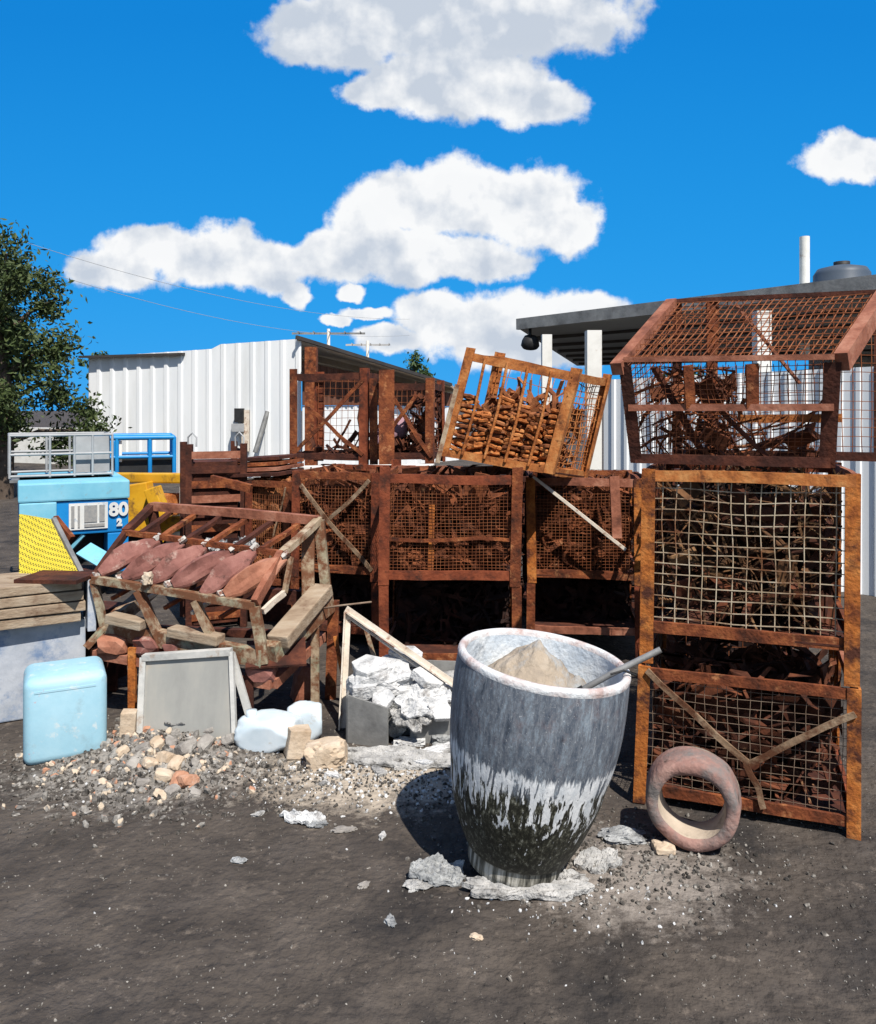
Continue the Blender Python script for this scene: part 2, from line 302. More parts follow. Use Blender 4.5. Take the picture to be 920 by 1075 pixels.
# crucible glaze: grey salt glaze above, white run band with drips, black speckled foot
def glaze():
    m = bpy.data.materials.new('crucible_glaze'); m.use_nodes = True; t = m.node_tree; n = t.nodes; l = t.links; b = n['Principled BSDF']
    tcn = n.new('ShaderNodeTexCoord'); o = tcn.outputs['Object']
    se = n.new('ShaderNodeSeparateXYZ'); l.new(o, se.inputs[0])
    def M(op, a, b_=None, cl=False):
        x = n.new('ShaderNodeMath'); x.operation = op; x.use_clamp = cl
        for i, q in enumerate((a, b_)):
            if q is None: continue
            if isinstance(q, (int, float)): x.inputs[i].default_value = q
            else: l.new(q, x.inputs[i])
        return x.outputs[0]
    def NZ(scale, st, det=6, ro=.65, loc=(0,0,0)):
        mp = n.new('ShaderNodeMapping'); mp.inputs['Scale'].default_value = st; mp.inputs['Location'].default_value = loc; l.new(o, mp.inputs[0])
        x = n.new('ShaderNodeTexNoise'); x.inputs['Scale'].default_value = scale; x.inputs['Detail'].default_value = det; x.inputs['Roughness'].default_value = ro; l.new(mp.outputs[0], x.inputs[0]); return x.outputs['Fac']
    def RAMP(f, cols):
        r = n.new('ShaderNodeValToRGB'); e = r.color_ramp.elements
        while len(e) < len(cols): e.new(.5)
        for i, (p_, c) in enumerate(cols): e[i].position = p_; e[i].color = (*c, 1)
        l.new(f, r.inputs[0]); return r.outputs[0]
    def MR(f, a, b_):
        x = n.new('ShaderNodeMapRange'); x.inputs[1].default_value = a; x.inputs[2].default_value = b_; l.new(f, x.inputs[0]); return x.outputs[0]
    def MIX(f, a, b_):
        x = n.new('ShaderNodeMix'); x.data_type = 'RGBA'; l.new(f, x.inputs[0])
        for i, q in ((6, a), (7, b_)):
            if isinstance(q, tuple): x.inputs[i].default_value = (*q, 1)
            else: l.new(q, x.inputs[i])
        return x.outputs[2]
    grey = RAMP(NZ(34, (1,1,.30), 12, .80), [(.33,(.024,.032,.044)), (.44,(.088,.108,.14)), (.51,(.14,.155,.18)), (.58,(.18,.22,.265)), (.70,(.34,.375,.41))])
    grey = MIX(M('MULTIPLY', MR(NZ(7, (1,1,.7), 12, .8, (4,1,2)), .54, .68), .5), grey, (.19,.12,.115))
    grey = MIX(M('MULTIPLY', MR(NZ(42, (1.6,1.6,.12), 8, .7, (1,7,3)), .58, .70), .6), grey, (.36,.39,.42))
    grey = MIX(M('MULTIPLY', MR(NZ(11, (1,1,.4), 12, .8, (9,2,5)), .54, .68), .7), grey, (.05,.065,.09))
    speck = MR(NZ(120, (1,1,.9), 3, .7, (5,5,1)), .64, .70)
    grey = MIX(M('MULTIPLY', speck, .7), grey, (.48,.49,.50))
    black = RAMP(NZ(70, (1,1,.5), 8, .8), [(.36,(.008,.008,.006)), (.52,(.026,.026,.018)), (.59,(.12,.12,.09)), (.68,(.36,.36,.32))])
    white = RAMP(NZ(26, (1,1,.4), 6), [(.3,(.52,.56,.60)), (.5,(.74,.76,.78)), (.7,(.82,.83,.84))])
    streak = NZ(50, (1,1,.03), 4, .6)         # long vertical runs
    streak2 = NZ(110, (1,1,.045), 3, .65, (3,3,3))
    z = se.outputs['Z']
    top = M('ADD', .452, M('MULTIPLY', M('SUBTRACT', streak2, .5), .10))
    low = M('ADD', .368, M('MULTIPLY', M('SUBTRACT', .50, streak), 1.25))
    low = M('ADD', low, M('MULTIPLY', M('SUBTRACT', .5, streak2), .42))
    w_top = MR(M('SUBTRACT', top, z), -.006, .016)        # 1 below the upper edge of the white
    w_low = MR(M('SUBTRACT', z, low), -.02, .02)        # 1 above the drip ends
    c = MIX(MR(M('SUBTRACT', z, M('ADD', .40, M('MULTIPLY', M('SUBTRACT', streak, .5), .2))), -.02, .02), black, grey)
    c = MIX(M('MULTIPLY', M('MULTIPLY', w_top, w_low), M('ADD', .72, M('MULTIPLY', NZ(60, (1,1,.3), 4, .7, (2,8,8)), .4), True)), c, white)
    foot = RAMP(NZ(48, (1,1,.09), 4), [(.38,(.03,.03,.025)), (.50,(.20,.19,.16)), (.62,(.50,.48,.43))])
    c = MIX(MR(z, .068, .060), c, foot)
    l.new(c, b.inputs['Base Color'])
    b.inputs['Roughness'].default_value = .62; b.inputs['Specular IOR Level'].default_value = .3
    bp = n.new('ShaderNodeBump'); bp.inputs['Strength'].default_value = .5; bp.inputs['Distance'].default_value = .008
    l.new(M('ADD', NZ(60, (1,1,.5), 6), M('MULTIPLY', M('MULTIPLY', w_top, w_low), .5)), bp.inputs['Height']); l.new(bp.outputs[0], b.inputs['Normal'])
    return m
glaze_m = glaze()
rim_m = overlay(mat('crucible_rim', [(.30,.21,.195), (.46,.36,.34), (.62,.60,.595)], 14, .8, .5), (.62,.64,.66), 7, .50, .08)
lining_m = overlay(mat('crucible_lining', [(.38,.45,.53), (.56,.62,.68), (.72,.75,.77)], 9, .85, .5), (.22,.26,.31), 8, .62, .06)

# ground: oily dark dirt, pale dust, damp patches
def ground_mat():
    m = mat('yard_dirt', [(.030,.025,.022), (.053,.044,.038), (.088,.074,.064)], 3.2, .92, .9, bscale=26, bdist=.03, detail=12)
    overlay(m, (.17,.14,.115), 17, .62, .05, detail=12, amount=.7)
    overlay(m, (.105,.086,.070), 3.1, .54, .12, detail=12, amount=.6)
    overlay(m, (.40,.37,.33), 26, .69, .03, detail=6)
    overlay(m, (.022,.020,.020), 1.6, .58, .07, detail=10)
    # pale dust trodden in around the dross heap and the crucible foot
    t = m.node_tree; n = t.nodes; l = t.links; b = n['Principled BSDF']
    g = n.new('ShaderNodeNewGeometry').outputs['Position']
    nz = n.new('ShaderNodeTexNoise'); nz.inputs['Scale'].default_value = 9; nz.inputs['Detail'].default_value = 12; nz.inputs['Roughness'].default_value = .75; l.new(g, nz.inputs[0])
    for (cx, cy, rx, ry, col, am) in [(-.25,3.62,.70,.34,(.42,.36,.29),.9), (-1.35,3.72,.55,.42,(.30,.28,.255),.75), (.66,2.88,.42,.34,(.30,.265,.235),.7)]:
        v = n.new('ShaderNodeVectorMath'); v.operation = 'SUBTRACT'; l.new(g, v.inputs[0]); v.inputs[1].default_value = (cx, cy, 0)
        v2 = n.new('ShaderNodeVectorMath'); v2.operation = 'MULTIPLY'; l.new(v.outputs[0], v2.inputs[0]); v2.inputs[1].default_value = (1/rx, 1/ry, 0)
        ln = n.new('ShaderNodeVectorMath'); ln.operation = 'LENGTH'; l.new(v2.outputs[0], ln.inputs[0])
        a = n.new('ShaderNodeMath'); a.operation = 'MULTIPLY_ADD'; l.new(nz.outputs['Fac'], a.inputs[0]); a.inputs[1].default_value = 2.6; a.inputs[2].default_value = -.35
        s_ = n.new('ShaderNodeMath'); s_.operation = 'SUBTRACT'; l.new(a.outputs[0], s_.inputs[0]); l.new(ln.outputs['Value'], s_.inputs[1])
        mr = n.new('ShaderNodeMapRange'); mr.inputs[1].default_value = -.1; mr.inputs[2].default_value = .45; mr.inputs[4].default_value = am; l.new(s_.outputs[0], mr.inputs[0])
        mx = n.new('ShaderNodeMix'); mx.data_type = 'RGBA'; l.new(mr.outputs[0], mx.inputs[0]); l.new(b.inputs['Base Color'].links[0].from_socket, mx.inputs[6]); mx.inputs[7].default_value = (*col, 1)
        l.new(mx.outputs[2], b.inputs['Base Color'])
    return m
ground_m = ground_mat()

# ------------------------------------------------------------------ ground
def axis(lo, hi, step, far):
    a = [lo + i*step for i in range(int(round((hi-lo)/step))+1)]; k = step; x = hi
    while x < far: k *= 1.5; x += k; a.append(x)
    k = step; x = lo
    while x > -far: k *= 1.5; x -= k; a.insert(0, x)
    return a
xs = axis(-2.6, 2.4, .035, 900); ys = axis(1.6, 5.2, .035, 900)
gm = MB(); nx = len(xs)
gm.add([(x, y, gz(x, y)) for y in ys for x in xs], [(j*nx+i, j*nx+i+1, (j+1)*nx+i+1, (j+1)*nx+i) for j in range(len(ys)-1) for i in range(nx-1)], True)
gm.build('ground', ground_m, kind='structure')

# ------------------------------------------------------------------ buildings
def corrugated(p, q, h0, h1, n, depth=.03, z0=0, thick=.02, tops=None):
    """ribbed sheet wall from p to q with ribs standing out, top height running h0 to h1"""
    p, q = Vector((p[0], p[1], 0)), Vector((q[0], q[1], 0)); t = (q-p); nrm = Vector((t.y, -t.x, 0)).normalized()
    m = MB(); pts = []
    for i in range(n):
        for f, o in ((0,0), (.62,0), (.70,1), (.92,1)): pts.append(((i+f)/n, o))
    pts.append((1, 0)); vs = []
    for f, o in pts:
        b = p + t*f + nrm*depth*o; h = h0+(h1-h0)*f
        if tops: h = tops(f)
        vs += [b+Vector((0,0,z0)), b+Vector((0,0,h)), b-nrm*(thick+depth*o)+Vector((0,0,z0)), b-nrm*(thick+depth*o)+Vector((0,0,h))]
    k = len(pts)
    fs = []
    for i in range(k-1):
        a, b = i*4, i*4+4
        fs += [(a, b, b+1, a+1), (a+2, a+3, b+3, b+2), (a+1, b+1, b+3, a+3), (a, a+2, b+2, b)]
    fs += [(0,1,3,2), (4*k-4, 4*k-2, 4*k-1, 4*k-3)]
    return m.add(vs, fs)
# white shed
A, B = P(93, 375, 21.0), P(316, 360, 19.2)
shed = thing('white_shed', 'white ribbed metal shed with open roofed bay at its right end', 'shed', ((A.x+B.x)/2, (A.y+B.y)/2, 0))
corrugated(A, B, A.z, B.z, 15, .035, tops=lambda f: A.z+(B.z-A.z)*f + (.10 if f > .62 else 0)).build('wall', white_wall, shed)
t = (B-A); t.z = 0; t.normalize(); nrm = Vector((t.y, -t.x, 0))
e = MB(); a0 = A - t*.15; a1 = P(196, 372, 20.2)
e.box8([a0+nrm*.20+Vector((0,0,-.03)), a0+nrm*.20+Vector((0,0,.03)), a0-nrm*2+Vector((0,0,.12)), a0-nrm*2+Vector((0,0,.18)),
        a1+nrm*.20+Vector((0,0,-.03)), a1+nrm*.20+Vector((0,0,.03)), a1-nrm*2+Vector((0,0,.12)), a1-nrm*2+Vector((0,0,.18))]).build('eave', roof_edge, shed)
# side wall running back on the left so the shed is a volume
back = -nrm*9
corrugated(A+back, A, A.z, A.z, 14).build('side_wall', white_wall, shed)
# open bay: skillion roof sloping down to the right, its underside in view
r0, r1, r2, r3 = P(312, 357, 19.1), P(474, 406, 25), P(490, 424, 42), P(312, 398, 35)
rf = MB(); th = Vector((0,0,.10)); rf.box8([r0, r0+th, r3, r3+th, r1, r1+th, r2, r2+th]).build('roof', roof_under, shed)
fa = MB(); fa.bar(r0+Vector((0,-.1,.06)), r1+Vector((0,-.1,.06)), .06, .09).build('fascia', roof_edge, shed)
for k in range(1, 6):
    f0 = r0.lerp(r3, k/6)-Vector((0,0,.09)); f1 = r1.lerp(r2, k/6)-Vector((0,0,.09))
    MB().bar(f0, f1, .08, .16).build('purlin', roof_under, shed)
bw0, bw1 = P(318, 0, 20.2), P(482, 0, 26.6)
corrugated(bw0, bw1, 1.75, 1.75, 10, .02).build('back_wall', white_wall, shed)
c0, c1 = P(318, 0, 20.15), P(482, 0, 26.55)
corrugated(c0, c1, 2.85, 2.12, 30, .03, z0=1.76).build('upper_cladding', brown_clad, shed)
col0 = P(327, 0, 18.8)
MB().box((col0.x, col0.y, 1.55), .27, .25, 3.1).build('column', rust, shed)
# antennas on the roof
for nm, (px, py, d, w), lb in (('near', (345, 350, 21, .95), 'grey bar television aerial on the mast above the rust column'), ('far', (386, 362, 23, .62), 'small pale aerial on short mast halfway down the sloping roof edge')):
    c = P(px, py, d); ro = r0.lerp(r1, (px-312)/162)
    a = thing('roof_aerial', lb, 'aerial', (c.x, c.y, ro.z), 'aerials on the shed roof')
    MB().tube([(c.x, c.y, ro.z+.05), (c.x, c.y, c.z+.12)], .045).build('mast', white_paint, a)
    b_ = MB(); b_.bar(c-Vector((w/1.0,0,0)), c+Vector((w/1.0,0,0)), .03, .05)
    for k in range(5): b_.bar(c+Vector((-w+.2+k*w*.42, -.3, .02)), c+Vector((-w+.2+k*w*.42, .3, .02)), .02)
    b_.build('boom', grey_rail if nm == 'far' else steel_m, a)
# things on the shed wall
c = P(252, 436, 19.55)
w = thing('meter_box', 'small black meter box on a pale board fixed to white shed wall', 'meter box', c)
MB().box(c+Vector((0,-.06,0)), .22, .14, .34).build('box', black_m, w, bevel=.01)
MB().box(P(250, 449, 19.5), .3, .12, .2).build('junction_box', grey_rail, w, bevel=.01)
MB().box(P(258, 452, 19.55)+Vector((0,-.01,0)), .18, .06, 1.0).build('board', angle_white, w)
MB().tube([P(268, 475, 19.2), P(281, 432, 19.45)], .06, 8).build('leaning_pipe', steel_m, loc=P(268,475,19.2), label='grey pipe leaning against the white shed wall', cat='pipe')
# white block boundary wall, far left behind the tree
b0, b1 = P(-90, 0, 27), P(96, 0, 24)
bw = MB(); tt = (b1-b0).normalized(); tt.z = 0
bw.prism([(b0.x, b0.y, 0), (b1.x, b1.y, 0), (b1.x, b1.y, 1.1), (b0.x, b0.y, 1.1)], (0, .2, 0)).build('boundary_wall', white_paint, loc=(b0.x, b0.y, 0), label='low white rendered wall under the dark tree at far left', cat='wall')

# canopy at right
cl, cr = P(543, 344, 10.5), P(940, 299, 7.4)
fl, fr = P(606, 384, 19.5), P(1090, 372, 15)
cn = thing('open_canopy', 'dark open skillion canopy on white posts behind the rusty cages at right', 'canopy', ((cl.x+cr.x)/2, 9, 0))
m = MB(); th = Vector((0,0,.06)); m.box8([cl, cl+th, fl, fl+th, cr, cr+th, fr, fr+th]).build('roof', roof_grey, cn)
MB().bar(cl+Vector((0,-.04,.04)), cr+Vector((0,-.04,.04)), .05, .14).build('fascia', steel_m, cn)
for k in range(1, 7):
    MB().bar(cl.lerp(fl, k/7).lerp(cr.lerp(fr, k/7), .02)-Vector((0,0,.03)), cr.lerp(fr, k/7)-Vector((0,0,.03)), .05, .05).build('purlin', roof_edge, cn)
def post_at(px, d, w, ztop):
    q = P(px, 430, d); MB().box((q.x, q.y, ztop/2), w, w, ztop).build('post', white_paint, cn)
post_at(574, 10.05, .12, 2.58); post_at(623, 9.55, .17, 2.58); post_at(800, 8.0, .14, 2.62)
w0, w1 = P(634, 0, 9.0), P(1060, 0, 6.5)
corrugated(w0, w1, 1.98, 2.05, 24, .02).build('rear_wall', white_wall, cn)
c = P(557, 358, 10.4)
fl_ = thing('floodlight', 'black floodlight hanging under the canopy corner', 'floodlight', c+Vector((0,0,.15)))
MB().tube([c+Vector((0,.05,.19)), c+Vector((0,.02,.05))], .02).build('bracket', black_m, fl_)
MB().lathe([(.02,.07), (.08,.06), (.11,0), (.12,-.06), (.10,-.09), (0,-.09)], 20, Matrix.Translation(c) @ Matrix.Rotation(R(25), 4, 'X')).build('lamp_head', black_m, fl_)
c = P(845, 300, 11)
pl = thing('vent_pole', 'white vertical pole rising above the canopy roof at right', 'pole', (c.x, c.y, 2.5))
MB().tube([(c.x, c.y, 2.4), (c.x, c.y, 4.0)], .065, 10).build('pipe', white_paint, pl)
MB().tube([(c.x, c.y, 2.55), (c.x, c.y, 2.72)], .085, 10).build('collar', steel_m, pl)
c = P(884, 312, 16)
tk = thing('water_tank', 'dark blue grey tank on the roof line at far right', 'tank', c)
MB().lathe([(0,0), (.55,0), (.55,.06), (.52,.08), (.52,.75), (.45,.86), (.2,.92), (0,.93)], 28, Matrix.Translation(c-Vector((0,0,.3)))).build('shell', tank_m, tk)
MB().lathe([(.15,.90), (.15,1.0), (0,1.01)], 16, Matrix.Translation(c-Vector((0,0,.3)))).build('lid', black_m, tk)
MB().box((c.x, c.y, (c.z-.3)/2), .9, .9, c.z-.31).build('stand', steel_m, tk)

# power lines
for lb, a, b_, sag in (('upper thin power line crossing the sky at left', P(-60, 225, 30), P(430, 335, 55), 1.0), ('lower thin power line crossing the sky at left', P(-60, 248, 30), P(430, 352, 55), 1.2)):
    pts = [a.lerp(b_, i/24)-Vector((0,0,sag*4*(i/24)*(1-i/24))) for i in range(25)]
    MB().tube(pts, .012, 4).build('power_line', grey_rail, loc=a, label=lb, cat='cable', group='power lines')

# trees
def tree(loc, h, crown, n, leaf, lm, label, seed, sub=7, group=None):
    rd = random.Random(seed); loc = Vector(loc)
    tr = thing('tree', label, 'tree', loc, group)
    tm = MB(); tm.tube([loc-Vector((0,0,.1)), loc+Vector((.05,0,h*.3)), loc+Vector((-.05,.05,h*.6)), loc+Vector((.05,0,h*.9))], [h*.035, h*.028, h*.018, h*.004], 8)
    clumps = []
    for k in range(sub):
        a = k*2.4+rd.random(); f = .25+.7*k/sub; rr = crown*(1-.75*max(0, f-.35))*rd.uniform(.5, .95)
        s0 = loc+Vector((0,0,h*f*.8)); e0 = loc+Vector((math.cos(a)*rr, math.sin(a)*rr, h*f))
        tm.tube([s0, s0.lerp(e0, .5)+Vector((0,0,.1*rr)), e0], [h*.012, h*.008, h*.003], 5)
        for q in range(5): clumps.append((s0.lerp(e0, rd.uniform(.35, 1.1))+Vector((rd.gauss(0,.2), rd.gauss(0,.2), rd.gauss(0,.2)))*crown, crown*rd.uniform(.16, .34)))
    clumps.append((loc+Vector((0,0,h*.95)), crown*.3)); clumps.append((loc+Vector((0,0,h*.85)), crown*.4))
    tm.build('trunk', bark, tr)
    lf = MB()
    for i in range(n):
        c, r = rd.choice(clumps); p = c+Vector((rd.gauss(0,.5), rd.gauss(0,.5), rd.gauss(0,.42)))*r
        q = Quaternion((rd.gauss(0,1), rd.gauss(0,1), rd.gauss(0,1), rd.gauss(0,1))).normalized().to_matrix()
        s_ = leaf*rd.uniform(.6, 1.4)
        lf.add([p+q@Vector(x)*s_ for x in ((-.5,0,0), (0,-.22,.05), (.6,0,0), (0,.22,.05))], [(0,1,2,3)])
    lf.build('crown', lm, tr); return tr
q = P(4, 430, 15); tree((q.x, q.y, 0), 5.0, 1.45, 15000, .11, leaf_m, 'dark green feathery tree at far left beside the white shed', 5, 11)
q = P(-60, 430, 19); tree((q.x, q.y, 0), 6.0, 2.0, 6000, .17, leaf_m, 'dark green tree at the left edge behind the feathery one', 9, 9)
q = P(435, 430, 50); tree((q.x, q.y, 0), 5.1, 1.5, 2500, .28, leaf_far, 'distant green treetop showing above the sloping shed roof', 3)
q = P(107, 430, 40); tree((q.x, q.y, 0), 4.6, 1.0, 900, .25, leaf_far, 'thin distant treetop behind the left end of shed roof', 4)
for k, (px, hh, lb) in enumerate(((700, 4.2, 'bushy distant tree behind the canopy, left one of the pair'), (980, 4.6, 'bushy distant tree past the canopy at far right'))):
    q = P(px, 430, 60); tree((q.x, q.y, 0), hh, 2.4, 1800, .4, leaf_far, lb, 20+k, group='distant trees behind the canopy')

# ------------------------------------------------------------------ lumps, bricks, crumpled sheets
def ico(sub):
    bm = bmesh.new(); bmesh.ops.create_icosphere(bm, subdivisions=sub, radius=1); vs = [v.co.copy() for v in bm.verts]; fs = [[v.index for v in f.verts] for f in bm.faces]; bm.free(); return vs, fs
ICO = {k: ico(k) for k in (1, 2, 3, 4)}
def lump(c, sx, sy, sz, seed, rough=.35, sub=3, rot=None, freq=1.6, smooth=False, cut=True):
    vs, fs = ICO[sub]; M = rot or Matrix.Identity(3); c = Vector(c); out = []
    off = Vector((seed*3.7, seed*1.3, seed*7.1))
    for v in vs:
        k = 1 + rough*noise.noise(v*freq+off) + rough*.5*noise.noise(v*freq*2.7+off) + rough*.22*noise.noise(v*freq*6+off)
        w = v*k
        if cut: w = Vector([max(-.78, min(.78, x)) for x in w])
        out.append(c + M @ Vector((w.x*sx, w.y*sy, w.z*sz)))
    return MB().add(out, fs, smooth)
def sheet(c, sx, sy, th, seed, amp, rot=None, n=22, freq=2.4):
    M = rot or Matrix.Identity(3); c = Vector(c); off = Vector((seed*2.3, seed*5.1, 0)); top = []; bot = []
    for j in range(n+1):
        for i in range(n+1):
            u, v = i/n*2-1, j/n*2-1
            r = math.hypot(u, v); a = math.atan2(v, u)
            e = 1 + .32*noise.noise(Vector((math.cos(a)*2, math.sin(a)*2, seed*.7)))
            x, y = u*e, v*e
            sq = max(abs(u), abs(v)); 
            if r > 1e-6: x *= (sq/r)**.7; y *= (sq/r)**.7
            z = amp*(noise.noise(Vector((x*freq, y*freq, 0))+off) + .5*noise.noise(Vector((x*freq*2.3, y*freq*2.3, 4))+off) + .3*noise.noise(Vector((x*freq*5, y*freq*5, 9))+off))
            top.append(c + M @ Vector((x*sx, y*sy, z+th/2))); bot.append(c + M @ Vector((x*sx, y*sy, z*.9-th/2)))
    k = n+1; N_ = k*k; fs = []
    for j in range(n):
        for i in range(n):
            a = j*k+i; fs.append((a, a+1, a+k+1, a+k)); fs.append((N_+a, N_+a+k, N_+a+k+1, N_+a+1))
    for i in range(n):
        fs += [(i, N_+i, N_+i+1, i+1), (n*k+i, n*k+i+1, N_+n*k+i+1, N_+n*k+i), (i*k, (i+1)*k, N_+(i+1)*k, N_+i*k), (i*k+n, N_+i*k+n, N_+(i+1)*k+n, (i+1)*k+n)]
    return MB().add(top+bot, fs)
def E(x, y, z): return (Matrix.Rotation(R(z), 3, 'Z') @ Matrix.Rotation(R(y), 3, 'Y') @ Matrix.Rotation(R(x), 3, 'X'))

# ------------------------------------------------------------------ rusty mesh stillages
def wires(m, f, nu, nv, r, wob, rd, seg=9):
    """woven wire sheet; f(u,v) gives the point"""
    for k in range(nu):
        u = (k+.5)/nu; ph = rd.random()*9
        m.tube([f(u, j/seg) + Vector((1,0,.0))*wob*noise.noise(Vector((u*4, j/seg*3, ph*.12)))*2 + Vector((0,rd.gauss(0,wob*.2),0)) for j in range(seg+1)], r, 4, False, False)
    for k in range(nv):
        v = (k+.5)/nv; ph = rd.random()*9
        m.tube([f(j/seg, v) + Vector((0,0,1))*wob*noise.noise(Vector((j/seg*3, v*4, 5+ph*.12)))*2 + Vector((0,rd.gauss(0,wob*.2),0)) for j in range(seg+1)], r, 4, False, False)
def tri(c8):
    c8 = [Vector(x) for x in c8]      # order: FLb FRb BLb BRb FLt FRt BLt BRt
    def f(u, v, w):
        lo = c8[0].lerp(c8[1], u).lerp(c8[2].lerp(c8[3], u), v); hi = c8[4].lerp(c8[5], u).lerp(c8[6].lerp(c8[7], u), v)
        return lo.lerp(hi, w)
    return f
def stillage(label, c8, seed, s=.045, mats=None, post_m=None, wire=None, mesh=dict(front=(16,12), left=(12,12), right=(12,12), back=(16,12)), wr=.0022, wob=.004,
             rails=(0.0, 1.0), braces=(), mid=(), feet=.10, group='rusty mesh cages stacked across the yard', brace_m=None, name='mesh_cage', over=.0, top_m=None):
    rd = random.Random(seed); f = tri(c8); rm = mats or rust; pm = post_m or rm; wm = wire or wire_rust
    root = thing(name, label, 'cage', f(.5,.5,0), group)
    X = (f(1,0,.5)-f(0,0,.5)).normalized(); Y = (f(0,1,.5)-f(0,0,.5)).normalized(); Z = (f(0,0,1)-f(0,0,0)).normalized(); H = (f(0,0,1)-f(0,0,0)).length
    wf = feet/H
    for u, v in ((0,0), (1,0), (0,1), (1,1)):
        a = X if u == 0 else -X; b = Y if v == 0 else -Y; j = Vector((rd.gauss(0,.004), rd.gauss(0,.004), 0))
        MB().angle(f(u,v,0)+j, f(u,v,1)+Z*over+j*-1, a, b, s, s*.22).build('post', pm if pm is not rust else rd.choice((rust, rust_red)), root)
    def rail(p, q, nrm, w, nm='rail', m_=None): MB().bent(p, q, s*.35, s*.85, up=Z, amp=.007).build(nm, m_ or (rm if rm is not rust else rd.choice((rust, rust, rust_red, rust_pink))), root)
    e = s*.3
    for w in rails:
        ww = wf if w == 0 else w
        zz = -Z*s*.45 if w == 1 else Vector((0,0,0))
        rail(f(0,0,ww)+zz+Y*e+X*s*.3, f(1,0,ww)+zz+Y*e-X*s*.3, Y, w, m_=top_m if w == 1 else None); rail(f(0,1,ww)+zz-Y*e+X*s*.3, f(1,1,ww)+zz-Y*e-X*s*.3, Y, w)
        rail(f(0,0,ww)+zz+X*e*1.2+Y*s*.5, f(0,1,ww)+zz+X*e*1.2-Y*s*.5, X, w); rail(f(1,0,ww)+zz-X*e*1.2+Y*s*.5, f(1,1,ww)+zz-X*e*1.2-Y*s*.5, X, w)
    for w in mid: MB().bent(f(0,0,w)+Y*e*.8+X*s*.3, f(1,0,w)+Y*e*.8-X*s*.3, .008, s*.32, amp=.02).build('mid_rail', rm, root)
    lo = wf+.02; 
    sides = dict(front=lambda u, v: f(u, 0, lo+(1-lo-.02)*v)+Y*s*.62, back=lambda u, v: f(u, 1, lo+(1-lo-.02)*v)-Y*s*.62,
                 left=lambda u, v: f(0, u, lo+(1-lo-.02)*v)+X*s*.62, right=lambda u, v: f(1, u, lo+(1-lo-.02)*v)-X*s*.62,
                 top=lambda u, v: f(u, v, 1)+Z*.004, bottom=lambda u, v: f(u, v, wf)+Z*.01)
    for k, (nu, nv) in mesh.items():
        m = MB(); wires(m, sides[k], nu, nv, wr, wob, rd); m.build('wire_panel', wm, root)
    for (u0, w0, u1, w1) in braces: MB().bent(f(u0,0,w0)-Y*.006, f(u1,0,w1)-Y*.006, .012, s*.46, up=Z, amp=.016).build('brace', brace_m or rm, root)
    m = MB()      # steel floor
    m.box8([f(u,v,wf)+Z*k+X*(.01 if u == 0 else -.01)+Y*(.01 if v == 0 else -.01) for u in (0,1) for v in (0,1) for k in (-.012, -.004)]).build('floor_plate', rust_dark, root)
    return f, root
def scrap(f, n, seed, m_, label, lo=.12, hi=.92, wid=(.006,.05), ln=(.12,.5), chunk=.25, name='scrap_iron', curl=.10):
    """a tangle of bent strips, straps and offcuts inside a cage"""
    rd = random.Random(seed); m = MB()
    for i in range(n):
        p = f(rd.uniform(.1,.9), rd.uniform(.1,.9), lo+(hi-lo)*rd.random()**1.05)
        d = Vector((rd.gauss(0,1), rd.gauss(0,.7), rd.gauss(0,.8))).normalized(); l_ = rd.uniform(*ln)
        pts = [p]; 
        for k in range(3): d = (d+Vector((rd.gauss(0,1), rd.gauss(0,1), rd.gauss(0,1)))*curl*4).normalized(); pts.append(pts[-1]+d*l_/3)
        c0, c1 = f(.06,.06,lo), f(.94,.94,hi)
        if rd.random() < chunk:
            w = rd.uniform(.03,.11); q = Quaternion((rd.gauss(0,1), rd.gauss(0,1), rd.gauss(0,1), rd.gauss(0,1))).normalized().to_matrix()
            m.box(p, w*2, w*1.1, rd.uniform(.004,.03), q)
        else:
            w = rd.uniform(*wid)
            a = d.orthogonal().normalized()*w/2; b = a.cross(d).normalized()*max(.002, w*.12)
            vs = []
            for x in pts: vs += [x-a-b, x+a-b, x+a+b, x-a+b]
            fs = [(0,1,2,3), (12,15,14,13)]
            for k in range(3):
                for q in range(4): fs.append((k*4+q, k*4+(q+1)%4, k*4+4+(q+1)%4, k*4+4+q))
            m.add(vs, fs)
    # keep everything inside the cage: clamp along its own axes
    o, ux, uy, uz = f(0,0,0), f(1,0,0)-f(0,0,0), f(0,1,0)-f(0,0,0), f(0,0,1)-f(0,0,0)
    M3 = Matrix((ux, uy, uz)).transposed().inverted()
    Mf = Matrix((ux, uy, uz)).transposed()
    for i, x in enumerate(m.v):
        k = M3 @ (x-o); k.x = min(.93, max(.07, k.x)); k.y = min(.92, max(.09, k.y)); k.z = min(1.02, max(lo-.02, k.z)); m.v[i] = o + Mf @ k
    return m.build(name, m_, loc=f(.5,.5,0), label=label, cat='scrap metal', kind='stuff')
def box8(p0, p1, depth, z0, z1, lean=Vector((0,0,0))):
    """corners of an upright cage from its front bottom edge p0 to p1 (xy), going back by depth"""
    p0, p1 = Vector((p0[0], p0[1], 0)), Vector((p1[0], p1[1], 0)); t = (p1-p0).normalized(); n = Vector((-t.y, t.x, 0))*depth
    b = [p0, p1, p0+n, p1+n]
    return [x+Vector((0,0,z0)) for x in b]+[x+Vector((0,0,z1))+lean for x in b]

